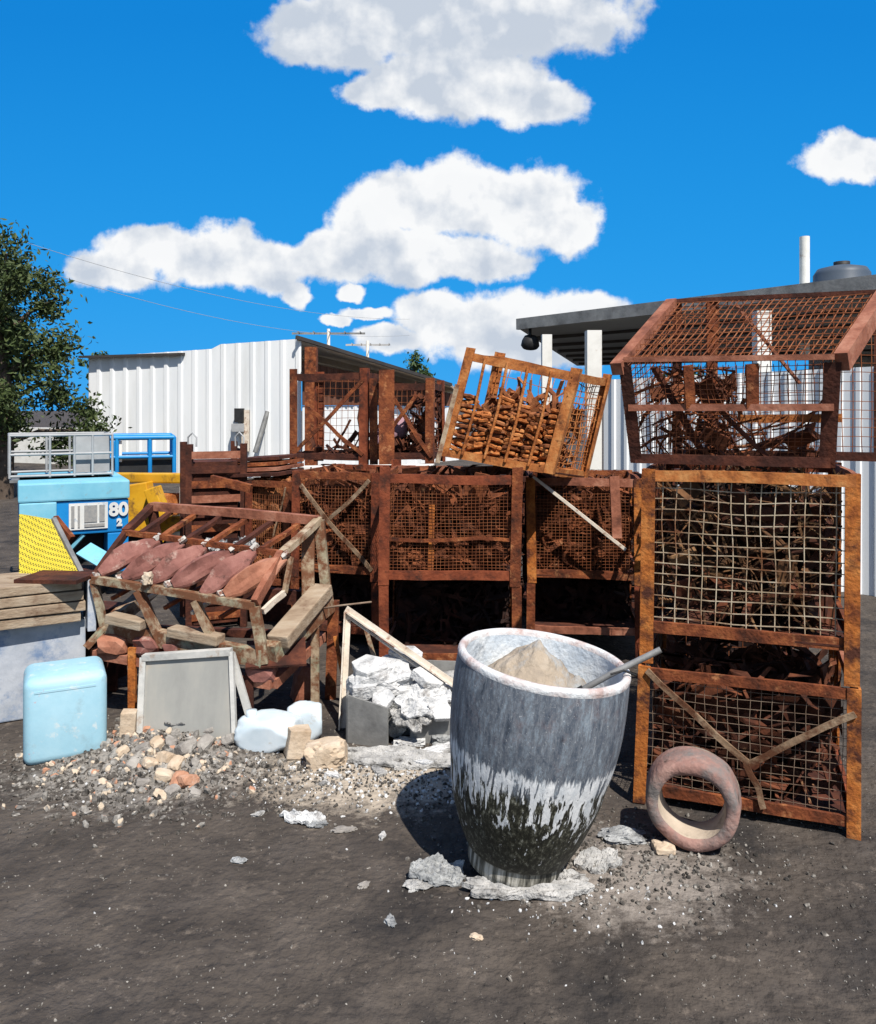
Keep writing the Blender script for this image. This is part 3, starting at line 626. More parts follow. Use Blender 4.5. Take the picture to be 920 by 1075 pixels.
# right-hand stack, nearest
q0, q1 = P(666, 0, 3.40), P(903, 0, 3.10)
f1, rt1 = stillage('bottom cage of the right stack, V-braced front, standing on dirt behind terracotta ring', box8(q0, q1, .78, .0, .575, Vector((.012,0,0))), 11, s=.05, post_m=rust_post,
    wire=wire_grey, mesh=dict(front=(20,14), left=(14,12), back=(14,10)), wr=.0012, wob=.005, braces=((.05,.98,.52,.42), (.97,.84,.52,.42), (.52,.42,.60,.12)), brace_m=brace_tan, feet=.06)
scrap(f1, 520, 12, scrap_m, 'dark rusty scrap strips heaped inside the bottom cage of right stack', lo=.14, hi=.9)
q0, q1 = P(672, 0, 3.415), P(903, 0, 3.115)
f2, rt2 = stillage('middle cage of the right stack with orange post and pale square wire mesh', box8(q0, q1, .78, .582, 1.40, Vector((.006,0,0))), 13, s=.055, post_m=rust_post,
    wire=wire_pale, mesh=dict(front=(15,14)), wr=.0026, wob=.006, feet=.155, top_m=rust_tan)
m = MB(); rd = random.Random(3)
for k, (nu, nv) in dict(left=(12,10), back=(12,10)).items():
    g = (lambda u, v: f2(0, u, .2+.78*v)) if k == 'left' else (lambda u, v: f2(u, .99, .2+.78*v))
    wires(m, g, nu, nv, .0022, .004, rd)
m.build('wire_panel', wire_rust, rt2)
scrap(f2, 420, 14, straw_m, 'tangled tan and brown wire scrap inside the middle cage of right stack', lo=.22, hi=.88, wid=(.003,.016), ln=(.25,.7), chunk=.08, curl=.14)
scrap(f2, 260, 15, scrap_m, 'dark offcuts packed behind the wire tangle in the middle cage', lo=.2, hi=.8, chunk=.5)
# upper cage: low front with the front half of the mesh leaning back to a ridge
A, B, C, D = P(650, 385, 3.40), P(706, 319, 3.92), P(930, 309, 3.58), P(884, 380, 3.10)
A2, D2 = A.copy(), D.copy(); A2.z = 1.42; D2.z = 1.42; A2.x += .05
A2 += Vector((.02,.09,0)); D2 += Vector((.02,.09,0)); B2, C2 = B.copy(), C.copy(); B2.z = 1.42; C2.z = 1.42
tp = thing('mesh_cage', 'top cage of the right stack with sloping mesh front and salmon pink rails', 'cage', (A2+D2+B2+C2)/4, 'rusty mesh cages stacked across the yard')
Z = Vector((0,0,1)); ed = (D-A).normalized()
for p, q, w in ((A2, A, .05), (D2, D, .06), (B2, B, .045), (C2, C, .045)): MB().angle(p, q, ed if p in (A2, B2) else -ed, Vector((.3,.9,0)), w, .010).build('post', rust_dark, tp)
MB().bar(A-Vector((.01,0,.01)), B, .05, .055).build('sloping_rail', rust_pink, tp)
MB().bar(D, C, .05, .075).build('sloping_rail', rust_pink, tp)
MB().bar(B+Vector((0,0,.012)), C+Vector((0,0,.012)), .03, .02).build('ridge_rail', rust_dark, tp)
Ai, Di = A.lerp(D, .17)+(B-A)*.16, A.lerp(D, .98)+(B-A)*.06
MB().bar(A.lerp(D,.03)+Vector((0,.02,.03)), D.lerp(A,.03)+Vector((0,-.0,.02)), .03, .022).build('rail', rust_pink, tp)
hz = .58
a_, d_ = A2.lerp(A, hz), D2.lerp(D, hz)
MB().bar(a_+Vector((.02,0,0)), d_+Vector((-.02,0,0)), .022, .028).build('rail', rust_pink, tp)
MB().bar(A2+Vector((.02,0,.02)), D2+Vector((-.02,0,.02)), .022, .04).build('rail', rust_dark, tp)
MB().bar(B2+Vector((0,0,.02)), C2+Vector((0,0,.02)), .022, .04).build('rail', rust_dark, tp)
for u, w in ((.33, .04), (.62, .05)):
    MB().bar(a_.lerp(d_, u), A.lerp(D, u), w, .012).build('upright', rust, tp)
MB().bar(B2.lerp(C2, .2), B.lerp(C, .2), .05, .02).build('upright', rust, tp)
MB().bar(A2.lerp(D2, .75)+Vector((0,.05,0)), A.lerp(D, .30)+Vector((0,.08,0)), .05, .015).build('brace', rust_dark, tp)
MB().bar(A2.lerp(D2, .45)+Vector((0,.12,0)), A.lerp(D, .20)+Vector((0,.10,0)), .045, .015).build('brace', rust_dark, tp)
MB().bar(B.lerp(A,.1).lerp(C, .33), B2.lerp(C2, .62)+Vector((0,0,.35)), .03, .012).build('brace', rust_pink, tp)
rd = random.Random(8)
m = MB(); wires(m, lambda u, v: A.lerp(D, u).lerp(B.lerp(C, u), v)+Vector((0,.01,.012)), 30, 13, .0026, .006, rd); m.build('wire_panel', wire_rust, tp)
m = MB(); wires(m, lambda u, v: A2.lerp(D2, u).lerp(A.lerp(D, u), v)+Vector((.01,.03,0)), 30, 20, .0016, .008, rd); m.build('wire_panel', wire_rust, tp)
m = MB(); wires(m, lambda u, v: B2.lerp(C2, u).lerp(B.lerp(C, u), v), 24, 18, .0022, .006, rd); m.build('wire_panel', wire_rust, tp)
m = MB(); wires(m, lambda u, v: A2.lerp(B2, u).lerp(A.lerp(B, u), v), 14, 16, .0022, .006, rd); m.build('wire_panel', wire_rust, tp)
ft = tri([A2, D2, B2, C2, A, D, B, C])
scrap(lambda u, v, w: ft(u*.45, v, w), 100, 21, scrap_w, 'rusty strips lying in the left of the top cage', lo=.05, hi=.85, ln=(.15,.45), wid=(.005,.018), chunk=.06, curl=.02)
scrap(lambda u, v, w: ft(.15+u*.8, v, w), 60, 22, scrap_w, 'thin layer of rusty strips on the floor of the top cage', lo=.03, hi=.25, wid=(.006,.02), chunk=.1, curl=.02)
MB().bar(ft(.45,.5,.33), ft(.93,.4,.36), .05, .035).build('steel_bar', rust_orange, loc=ft(.45,.5,.33), label='orange rusty bar lying across inside the top cage', cat='bar')

# centre stack
c0, c1 = P(398, 0, 5.0), P(548, 0, 4.95)
f3, _ = stillage('lower centre cage, deep in shade behind the crucible', box8(c0, c1, .8, 0, .56), 31, s=.06, mesh=dict(), rails=(0.0,), feet=.12)
scrap(lambda u,v,w: f3(u,.3+.7*v,w), 420, 32, scrap_d, 'scrap darkened as shade inside the lower centre cage', lo=.2, hi=.98)
f4, _ = stillage('upper centre cage with two tall red brown posts and fine mesh front', box8(c0, c1, .8, .565, 1.25), 33, s=.065, mesh=dict(front=(36,30), left=(16,16), back=(18,14)), wr=.0015, wire=wire_rust, feet=.06, mid=(.42,), over=.045)
scrap(f4, 520, 34, scrap_w, 'dark red brown scrap filling the upper centre cage', lo=.12, hi=.9, chunk=.4)
MB().bar(f4(.36,.07,.08), f4(.37,.07,.72), .035, .01).build('flat_bar', rust_post, loc=f4(.36,0,.08), label='orange flat bar standing just behind the upper centre mesh front', cat='bar')
# to its right, set back
c0, c1 = P(553, 0, 5.35), P(676, 0, 5.25)
f5, _ = stillage('lower cage between the centre stack and the right stack, in shade', box8(c0, c1, .8, 0, .50), 41, s=.055, mesh=dict(), rails=(0.0,), feet=.2)
scrap(lambda u,v,w: f5(u,.3+.7*v,w), 420, 42, scrap_d, 'scrap darkened as shade in the lower cage right of centre', lo=.25, hi=.98)
f6, _ = stillage('upper cage right of centre with orange left post and a pale bar across it', box8(c0, c1, .8, .505, 1.20), 43, s=.06, post_m=rust_post, mesh=dict(front=(30,30), left=(14,14), back=(16,14)), wr=.0015, feet=.06)
lump(P(630, 664, 5.42), .045, .02, .022, 91, .6).build('green_scrap', mat('green_plastic', [(.02,.12,.06), (.05,.22,.12)], 9, .6, .1), loc=P(630,664,5.42), label='small green scrap lying in the dark lower cage right of centre', cat='scrap')
scrap(f6, 480, 44, scrap_w, 'dark scrap filling the upper cage right of centre', lo=.12, hi=.88, chunk=.4)
MB().bar(P(560, 500, 5.22), P(657, 577, 5.12), .03, .018).build('flat_bar', angle_white, loc=P(560,500,5.22), label='pale flat bar sloping down across the front of the cage right of centre', cat='bar')
MB().bar(P(645, 500, 5.17), P(648, 565, 5.14), .06, .02).build('steel_strap', rust_pink, loc=P(645,500,5.17), label='short pinkish strap standing by the right stack', cat='strap')
# second row of cages added behind to block light and darken the gaps
for k, (x0, x1, d0, d1, z1_, lb) in enumerate(((452, 560, 6.5, 6.45, 1.12, 'added dark cage closing the bright gap right of centre stack'), (562, 690, 6.45, 6.4, 1.10, 'added dark cage blocking light behind the pale sloping bar'), (700, 850, 4.75, 4.62, 1.30, 'added dark cage blocking light behind the right stack'))):
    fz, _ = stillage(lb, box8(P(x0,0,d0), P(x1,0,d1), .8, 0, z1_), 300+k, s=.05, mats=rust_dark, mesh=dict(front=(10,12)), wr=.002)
    scrap(fz, 420, 310+k, scrap_d, ('scrap darkened as shade in the added cage behind the centre stack', 'scrap darkened as shade in the added cage behind the pale bar', 'scrap darkened as shade in the added cage behind the right stack')[k], lo=.08, hi=1.0, chunk=.6)
# left of the centre stack
c0, c1 = P(306, 0, 5.75), P(398, 0, 5.55)
f7, _ = stillage('lower cage left of centre, dark behind the mould rack', box8(c0, c1, .8, 0, .46), 51, s=.055, mesh=dict(), rails=(0.0,), feet=.12)
scrap(lambda u,v,w: f7(u,.25+.75*v,w), 300, 52, scrap_d, 'scrap darkened as shade in the lower cage left of centre', lo=.25, hi=.98)
f8, _ = stillage('upper cage left of centre with a tan cross brace on its mesh', box8(c0, c1, .8, .465, 1.215), 53, s=.06, mesh=dict(front=(26,28), left=(14,14), back=(14,14)), wr=.0015,
    wire=wire_rust, braces=((.12,.88,.92,.1), (.9,.93,.42,.52)), brace_m=brace_tan, feet=.07)
scrap(f8, 420, 54, scrap_w, 'brown scrap filling the cross braced cage', lo=.12, hi=.85, chunk=.4)
# low pile of plates and slatted crate further left
c0, c1 = P(257, 0, 6.1), P(304, 0, 5.95)
f9, _ = stillage('low narrow cage between the slatted crate and cross braced cage, full of offcuts', box8(c0, c1, .6, .3, 1.12), 61, s=.055, mesh=dict(front=(22,20), left=(12,12), back=(14,12)), wr=.0015, braces=((.92,.95,.55,.3),), brace_m=brace_tan, feet=.07)
scrap(f9, 420, 62, scrap_o, 'brown and pale offcuts heaped in the low cage behind the mould rack', lo=.12, hi=1.0, chunk=.45)
MB().bar(P(222, 503, 5.86), P(264, 513, 5.82), .05, .06).build('steel_channel', rust, loc=P(222,503,5.86), label='rusty channel lying across the front of the slatted crate', cat='bar')
for k in range(4):
    a = P(256-k*1, 482+k*5, 6.6-k*.08); b_ = P(306, 479+k*5.5, 6.5-k*.08)
    MB().bar(a, b_, .5, .025).build('steel_plate', (rust_dark, rust, rust_pink, rust_dark)[k], loc=a,
        label='%s rusty plate of the stack beside the slatted crate' % ('topmost', 'second from top', 'third from top', 'lowest')[k], cat='plate', group='rusty plates beside the slatted crate')
# stand under the plates
MB().box8([P(x, y, d) for x in (258, 306) for d in (6.3, 7.0) for y in (660, 505)]).build('plate_stand', rust_dark, loc=P(258,660,6.3), label='dark rusty box under the stack of rusty plates', cat='box')
# slatted crate
cs = thing('slatted_crate', 'rusty steel crate of horizontal slats with two wire lifting loops', 'crate', P(230, 640, 6.4))
a0, a1 = P(199, 0, 6.0), P(256, 0, 6.15)
fc = tri(box8(a0, a1, .5, .0, P(0,466,6.05).z))
for u, v in ((0,0), (1,0), (0,1), (1,1)): MB().bar(fc(u,v,0), fc(u,v,1), .045).build('post', rust_dark, cs)
for k in range(12):
    w = .08+.9*k/11.5
    MB().bar(fc(.05,0,w)-Vector((0,.026,0)), fc(.95,0,w)-Vector((0,.026,0)), .008, .055).build('slat', (rust, rust_dark, rust_pink)[(k*7) % 3], cs)
    MB().bar(fc(1,.05,w)+Vector((.026,0,0)), fc(1,.95,w)+Vector((.026,0,0)), .055, .008, up=(1,0,0)).build('slat', rust_dark, cs)
m = MB(); m.box8([fc(u,v,w) for u in (.08,.92) for v in (.15,.9) for w in (.02,.9)]).build('contents_box', rust_dark, cs)
for u in (.05, .92):
    p = fc(u, 0, 1); MB().tube([p+Vector((-.03,0,-.02)), p+Vector((-.032,0,.05)), p+Vector((0,0,.085)), p+Vector((.032,0,.05)), p+Vector((.03,0,-.02))], .007, 6).build('lifting_loop', grey_rail, cs)

# tall open cages in front of the shed bay
def open_frame(label, pxs, y0, y1, d, depth, braces, seed):
    a, b_ = P(pxs[0], 0, d[0]), P(pxs[1], 0, d[1]); z1 = P(0, y0, d[0]).z; z0 = P(0, y1, d[0]).z
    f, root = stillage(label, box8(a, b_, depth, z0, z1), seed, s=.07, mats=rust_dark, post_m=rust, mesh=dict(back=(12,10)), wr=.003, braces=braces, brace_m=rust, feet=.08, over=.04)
    return f
# lower cages they stand on
for (x0, x1, d0, d1, lb, sd_) in ((304, 385, 7.2, 7.0, 'shaded supporting cage under the left open cage by the shed', 71), (388, 452, 7.0, 6.9, 'shaded supporting cage under the right open cage by the shed', 72)):
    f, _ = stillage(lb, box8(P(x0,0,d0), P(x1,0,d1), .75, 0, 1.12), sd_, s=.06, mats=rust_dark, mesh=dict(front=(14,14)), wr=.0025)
fo1 = open_frame('open cage with long diagonal braces in front of the shed bay, left one', (304, 385), 392, 488, (7.25, 7.05), .6, ((.06,.1,.95,.92), (.25,.62,.95,.12)), 73)
fo2 = open_frame('open cage right of the thick red post holding a purple wrapped bundle', (388, 455), 402, 488, (7.05, 6.95), .6, ((.05,.12,.75,.85), (.3,.9,.97,.1)), 74)
scrap(fo1, 60, 75, scrap_m, 'thin dark scrap on the floor of the left open cage', lo=.08, hi=.18)
scrap(fo2, 120, 76, scrap_m, 'rusty scrap on the floor and back of the right open cage', lo=.08, hi=.25)
scrap(lambda u,v,w: fo2(.55+u*.45, v, w), 90, 77, scrap_m, 'rusty scrap against the right end of the right open cage', lo=.1, hi=.9)
qa = P(398, 0, 6.85); MB().angle((qa.x, qa.y, 0), (qa.x, qa.y, P(0,388,6.85).z), (1,0,0), (0,1,0), .13, .02).build('steel_post', rust, loc=(qa.x,qa.y,0), label='thick red brown steel post between the two open cages', cat='post')
pu = MB(); a, b_ = P(392, 470, 7.3), P(430, 440, 7.35)
pu.tube([a, a.lerp(b_, .2), a.lerp(b_, .7), b_], [.05, .11, .10, .04], 10).build('wrapped_bundle', purple_m, loc=a, label='dusty purple wrapped bundle slanting inside the right open cage', cat='bundle')
# pipes and pale things lying between open cages and centre cages
MB().bar(P(316, 491, 6.7), P(455, 489, 6.6), .22, .02).build('pale_sheet', white_paint, loc=P(316,491,6.7), label='pale sheet lying flat below the open cages', cat='sheet')
MB().box8([P(x, y, d) for x in (320, 452) for d in (6.45, 6.75) for y in (640, 494)]).build('sheet_stand', rust_dark, loc=P(320,640,6.45), label='dark rusty stand under the pale sheet', cat='stand')

# tilted orange cage on top
T = [P(461, 478, 5.25), P(581, 498, 4.98), P(500, 480, 5.85), P(618, 503, 5.55), P(488, 369, 5.25), P(608, 392, 4.98), P(522, 374, 5.85), P(641, 398, 5.55)]
f10, rt10 = stillage('tilted orange rusty cage leaning on top of the centre cages', T, 81, s=.06, mats=rust_tan, post_m=rust_tan, wire=rust_orange,
    mesh=dict(right=(12,16), back=(10,8)), wr=.0035, wob=.012, feet=.02, name='mesh_cage', over=.03)
for u in (.2, .4, .58, .78):
    MB().tube([f10(u,0,.04), f10(u+.012,0,.5), f10(u-.006,0,.97)], .010, 6).build('upright_rod', rust_orange, rt10)
MB().bar(f10(.0,.02,.68), f10(.0,.02,.02)-Vector((.02,.02,.06)), .03, .08).build('steel_plate', tan_m, loc=f10(0,0,.3), label='pale tan strip along the left post of the tilted cage', cat='strip')
# stacked scalloped castings inside the tilted cage
def casting():
    m = MB(); n = 14; vs = []
    prof = [(.038,-.013), (.049,-.007), (.049,.007), (.038,.013), (.020,.010), (.020,-.010)]
    for k in range(n):
        a = k*2*math.pi/n; s_ = 1+.30*(k % 2)+.1*math.sin(k*2.1)
        for r, z in prof: vs.append((r*s_*math.cos(a), r*s_*math.sin(a), z))
    q = len(prof); fs = [(k*q+i, k*q+(i+1)%q, ((k+1)%n)*q+(i+1)%q, ((k+1)%n)*q+i) for k in range(n) for i in range(q)]
    return m.add(vs, fs)
c_o = casting().build('iron_casting', rust_orange, loc=(0,0,0)); c_s = casting().build('iron_casting', scrap_o, loc=(0,0,0)); first = {0: True, 1: True}
rd = random.Random(17); zax = (f10(0,0,1)-f10(0,0,0)).normalized(); xax = (f10(1,0,0)-f10(0,0,0)).normalized()
base_rot = Matrix((xax, zax.cross(xax), zax)).transposed()
names = ('first', 'second', 'third', 'fourth', 'fifth', 'sixth')
for ci in range(6):
    for vi in (.11,):
        for k in range((12, 9, 13, 12, 11, 12)[ci]):
            which = rd.random() < .22; src = c_s if which else c_o
            loc = f10(.11+ci*.155+rd.gauss(0,.006), vi+rd.gauss(0,.012), .08+k*.046)
            rot = (base_rot @ Matrix.Rotation(rd.gauss(0,.16), 3, 'X') @ Matrix.Rotation(rd.gauss(0,.16), 3, 'Y') @ Matrix.Rotation(rd.random()*3, 3, 'Z')).to_euler()
            key = 1 if which else 0
            tg = dict(label='%s rusty scalloped ring casting stacked in the %s column of the tilted cage' % ('dark' if which else 'orange', names[ci]), cat='casting', group='ring castings stacked in the tilted cage, column %d' % (ci+1))
            if first[key]: src.location = loc; src.rotation_euler = rot; tag(src, **tg); first[key] = False
            else: clone(src, loc, rot, **tg)
scrap(lambda u,v,w: f10(u,.3+v*.6,w*.9), 300, 83, scrap_o, 'orange rusty scrap packed behind the castings in the tilted cage', lo=.04, hi=.72, chunk=.35, ln=(.08,.25))
# odd lumps on the top of the centre cage
for (px, py, lb, m_) in ((450, 492, 'pale lump on the centre cage under the tilted cage, left one', cream), (522, 488, 'tan lump wedged under the tilted cage, right one', stone_m)):
    pass

# ------------------------------------------------------------------ crucible
cb = Vector(((540-CX)/F*2.93, 2.93, .012))
cru = thing('crucible', 'big grey clay crucible with white drip band, leaning right, holding a tan mound', 'crucible', cb)
lean = Matrix.Rotation(R(8.0), 4, 'Y') @ Matrix.Rotation(R(2.0), 4, 'X')
prof = [(0,0), (.156,0), (.172,.004), (.175,.03), (.175,.060), (.179,.066), (.190,.074), (.209,.11), (.228,.15), (.246,.20), (.262,.25), (.275,.30), (.282,.35), (.292,.40), (.300,.45), (.306,.50), (.310,.55), (.312,.60), (.312,.65), (.310,.70), (.307,.735)]
def wob(mb, k=.004):
    for i, v in enumerate(mb.v):
        n_ = noise.noise(v*3.1)*k + noise.noise(v*11)*k*.35
        r = math.hypot(v.x, v.y)
        if r > .02: v.x += v.x/r*n_; v.y += v.y/r*n_
    return mb
def local(mb, name, m_):
    WL_save = WL[cru.name]; WL[cru.name] = Vector((0,0,0)); o = mb.build(name, m_, cru); WL[cru.name] = WL_save; return o
local(wob(MB().lathe(prof, 96)), 'body', glaze_m)
rimp = [(.307,.735), (.309,.746), (.306,.757), (.298,.763), (.288,.762), (.281,.755), (.279,.742)]
local(wob(MB().lathe(rimp, 96), .005), 'rim', rim_m)
local(wob(MB().lathe([(.279,.742), (.279,.70), (.278,.60), (.270,.5), (.255,.40), (.23,.3), (.19,.22), (.10,.17), (0,.16)], 96), .006), 'inner_lining', lining_m)
cru.rotation_euler = lean.to_euler()
LM = Matrix.Translation(cb) @ lean
def CL(x, y, z): return LM @ Vector((x, y, z))
# mound: ridged heap with a sharp crest
n = 60; vs = []; fs = []
rings = 26
for j in range(rings+1):
    for k in range(n):
        a = k*2*math.pi/n; r = j/rings*.268
        x, y = r*math.cos(a), r*math.sin(a)
        dx, dy = x+.02, y-.03
        q = math.hypot(dx*1.0, dy*.95)
        h = .815 - .86*q - .10*max(0, dx)
        h2 = .71 - .9*math.hypot(x-.13, y-.0)
        h = max(h, h2, .50)
        h += .024*noise.noise(Vector((x*13, y*13, 2))) + .012*noise.noise(Vector((x*34, y*34, 5))) + .006*noise.noise(Vector((x*80, y*80, 7)))
        vs.append(CL(x, y, h))
fs = [(j*n+k, j*n+(k+1)%n, (j+1)*n+(k+1)%n, (j+1)*n+k) for j in range(rings) for k in range(n)]
MB().add(vs, fs, True).build('clay_mound', claymound, loc=CL(0,0,.5), label='tan grey heap of clay peaked inside the big crucible', cat='mound')
rod = thing('stirring_rod', 'grey steel rod leaning out over the right rim of the crucible', 'rod', P(640,710,2.84))
MB().tube([P(612, 724, 2.86), P(641, 708, 2.85), P(694, 682, 2.83)], .0115, 10).build('shaft', steel_m, rod)
MB().tube([P(600, 731, 2.862), P(613, 723.5, 2.86)], .016, 10).build('tip', black_m, rod)
wq = MB(); wq.tube([P(641, 708, 2.80), P(655, 704, 2.80), P(668, 709, 2.83)], .004, 6).build('wire_hook', black_m, rod)

# slag at its foot
def slag(px, py, sx, sy, sz, seed, label, m_=dross, dz=.0, rot=None, rough=.5, sub=4):
    g = G(px, py); return lump(g+Vector((0,0,sz*.45+dz)), sx, sy, sz, seed, rough, sub, rot, cut=False).build('slag_lump', m_, loc=g, label=label, cat='slag')
sheet(G(461, 922)+Vector((0,0,.022)), .095, .055, .016, 21, .030, E(6,10,10)).build('slag_crust', dross_g, loc=G(461,922), label='crumpled grey slag skin beside the crucible foot on its left', cat='slag')
slag(440, 930, .045, .035, .014, 2, 'small flat slag flake left of the crumpled slag skin', dross, rot=E(0,0,30))
sheet(G(552, 937)+Vector((0,0,.010)), .20, .055, .016, 4, .016, E(0,1,-2)).build('slag_crust', dross, loc=G(552,937), label='long pale slag crust spread in front of the crucible foot', cat='slag')
sheet(G(628, 908)+Vector((0,0,.010)), .08, .06, .014, 14, .018, E(3,-3,20)).build('slag_crust', dross, loc=G(628,908), label='pale slag crust right of the crucible foot', cat='slag')
slag(600, 925, .05, .035, .018, 6, 'low pale slag lump at right front of the crucible foot', dross)
slag(655, 880, .08, .06, .02, 7, 'flat grey slag patch behind the crucible toward the right cages', dross_g)
sheet(G(318, 862)+Vector((0,0,.016)), .085, .035, .010, 9, .018, E(4,0,-8)).build('slag_sheet', dross_w, loc=G(318,862), label='curled pale metal skin lying alone on the dark dirt', cat='slag')
slag(332, 866, .04, .025, .012, 10, 'grey flake under the curled pale metal skin', dross_g)
slag(362, 872, .05, .022, .008, 12, 'dark flake right of the curled metal skin', stone_m)

litter = [(250, 905, .03, .018, .010, dross_g, 'grey slag chip on the open dirt left of the curled metal skin'), (382, 930, .022, .016, .008, stone_m, 'dark stone on the open dirt left of the slag skin'), (410, 968, .028, .018, .009, dross_g, 'grey slag chip on the dirt in front of the crucible'), (500, 985, .02, .014, .007, cream, 'cream chip on the dirt nearest the viewer'), (272, 858, .026, .015, .010, dross, 'pale slag chip left of the curled metal skin'), (402, 880, .03, .014, .008, dross, 'pale slag sliver right of the curled metal skin')]
for k, (px, py, sx, sy, sz, m_, lb) in enumerate(litter):
    slag(px, py, sx, sy, sz, 240+k, lb, m_, sub=3, rot=E(0,0,k*53))
# terracotta ring
ax = Vector((-.33, -.92, -.02)).normalized(); rc = P(727, 832, 3.06); rc.z = .175
rg = thing('terracotta_ring', 'broken terracotta crucible ring lying on its side in front of right cages', 'ring', (rc.x, rc.y, 0))
Mr = Matrix.Translation(rc) @ ax.to_track_quat('Z', 'Y').to_matrix().to_4x4()
m = MB(); m.lathe([(.122,.058), (.127,.066), (.140,.070), (.158,.069), (.167,.060), (.170,.045), (.176,-.05), (.174,-.07)], 64, Mr); wobv = [v + Vector((1,0,1))*.010*noise.noise(v*7) + ax*.007*noise.noise(v*16) for v in m.v]; m.v = wobv
m.build('outer_wall', terra, rg)
MB().lathe([(.122,.058), (.120,.03), (.117,-.02), (.116,-.068), (.174,-.07)], 64, Mr).build('inner_wall', terra_in, rg)
lump(rc+Vector((-.115,-.03,-.17)), .05, .05, .028, 31, .5).build('shard', cream, loc=rc, label='cream shard under the left edge of the terracotta ring', cat='shard')

# ------------------------------------------------------------------ mould rack
ML, MRt = P(160, 531, 5.0), P(335, 546, 4.62)          # back top rail
NL, NR = P(132, 559, 4.70), P(296, 581, 4.30)          # middle rail
FL, FR = P(98, 608, 4.36), P(268, 637, 4.06)           # front rail
BL, BR = P(111, 660, 4.38), P(277, 690, 4.06)          # bottom front rail
KL, KR = P(170, 610, 5.0), P(344, 631, 4.60)           # bottom back
rk = thing('mould_rack', 'heavy rack with sloping rusty top slats and flaking tan legs holding iron moulds', 'rack', (FL+FR+KL+KR)/4*1.0)
MB().bent(ML, MRt, .05, .05).build('top_rail', rust_pink, rk)
MB().bent(NL, NR, .035, .03).build('middle_rail', rust, rk)
MB().bent(FL, FR, .04, .038).build('front_rail', green_tan, rk)
MB().bent(BL, BR, .06, .085).build('bottom_rail', tan_m, rk)
MB().bent(BR+Vector((.02,.02,0)), KR, .085, .11).build('bottom_rail', tan_m, rk)
MB().bent(BL, KL, .06, .085).build('bottom_rail', tan_m, rk)
MB().bent(KL, KR, .05, .08).build('bottom_rail', rust_dark, rk)
MB().bent(FR, BR+Vector((0,0,-.03)), .05, .045).build('leg', green_tan, rk)
MB().bent(FL, BL+Vector((0,0,-.02)), .035, .035).build('leg', green_tan, rk)
MB().bent(MRt, KR+Vector((0,0,-.02)), .055, .05).build('leg', green_tan, rk)
MB().bent(ML, KL, .05, .05).build('leg', rust_dark, rk)
MB().bent(MRt+Vector((-.06,-.02,-.07)), KR+Vector((-.10,-.06,.04)), .07, .02).build('leg_plate', tan_m, rk)
MB().bent(MRt, NR, .045, .035).build('end_arm', tan_m, rk)
MB().bent(ML, NL, .045, .035).build('end_arm', rust_dark, rk)
MB().bent(NR, FR+Vector((0,0,.02)), .035, .05).build('end_plate', rust_pink, rk)
MB().bent(NR+Vector((.05,.0,-.02)), NR.lerp(FR, .5)+Vector((.07,.05,-.08)), .02, .03).build('end_guard', tan_m, rk)
MB().bent(NR.lerp(FR, .5)+Vector((.07,.05,-.08)), FR+Vector((.03,.03,-.03)), .02, .03).build('end_guard', angle_white, rk)
MB().bent(NL, FL, .03, .035).build('end_plate', rust_dark, rk)
for u, w in ((.29, .07), (.645, .06)):
    MB().bent(FL.lerp(FR, u)+Vector((0,-.0,-.02)), BL.lerp(BR, u+.06)+Vector((.02,0,-.02)), w, .03).build('leg', tan_m, rk)
MB().bent(BL+Vector((.0,-.01,.02)), P(90, 680, 4.3), .05, .02).build('brace', tan_m, rk)
slat0 = None
for k in range(6):
    u = .10+k*.155
    MB().bent(ML.lerp(MRt, u+.02)-Vector((0,0,.03)), NL.lerp(NR, u+.03)+Vector((-.02,0,.01)), .032, .022).build('slat', rust if k % 2 else rust_dark, rk)
for k in range(5):
    u = .12+k*.17
    MB().bent(FL.lerp(FR, u)+Vector((.12,.25,-.03)), FL.lerp(FR, u)+Vector((-.02,.05,-.10)), .02, .018).build('under_bar', (rust, angle_white)[k % 2], rk)
# shade plate at back of the moulds
# moulds: keeled leaf shaped troughs
def mould():
    m = MB(); n = 16; rings = []
    for i in range(n+1):
        t = i/n; d_ = max(0, 1-abs(2*t-.94)/1.06)
        w = .066*min(1, .22+1.5*d_); h = .070*min(1, .22+1.1*d_)*(1+.08*math.sin(t*17)); x = (t-.5)*.36
        r = []
        for k in range(9):
            a = math.pi*k/8; q = 1+.14*noise.noise(Vector((t*5, k*.7, 3)))
            r.append((x, -w*math.cos(a)*q, h*(math.sin(a)**1.25)*q*(1.22 if k == 4 else .86) - .010))
        r += [(x, w*.8, -.03), (x, -w*.8, -.03)]; rings.append(r)
    k = 11; fs = [(i*k+q, i*k+(q+1)%k, (i+1)*k+(q+1)%k, (i+1)*k+q) for i in range(n) for q in range(k)]
    m.add([v for r in rings for v in r], fs + [list(range(k)), [n*k+q for q in range(k)][::-1]]); return m
def build_mould(m_):
    o = thing('iron_mould', None, None, (0,0,0)); mould().build('shell', m_, o)
    lg = MB(); lg.box((.182,0,.016), .042, .026, .022, E(0,-10,0)); lg.build('lug', lug_m, o)
    l2 = MB(); l2.box((-.185,.01,-.01), .05, .04, .02, E(0,25,0)); l2.build('end_tab', lug_m, o)
    return o
md, mo = build_mould(mould_m), build_mould(mould_o)
nth = ('leftmost', 'second from left', 'third from left', 'fourth from left', 'fifth from left')
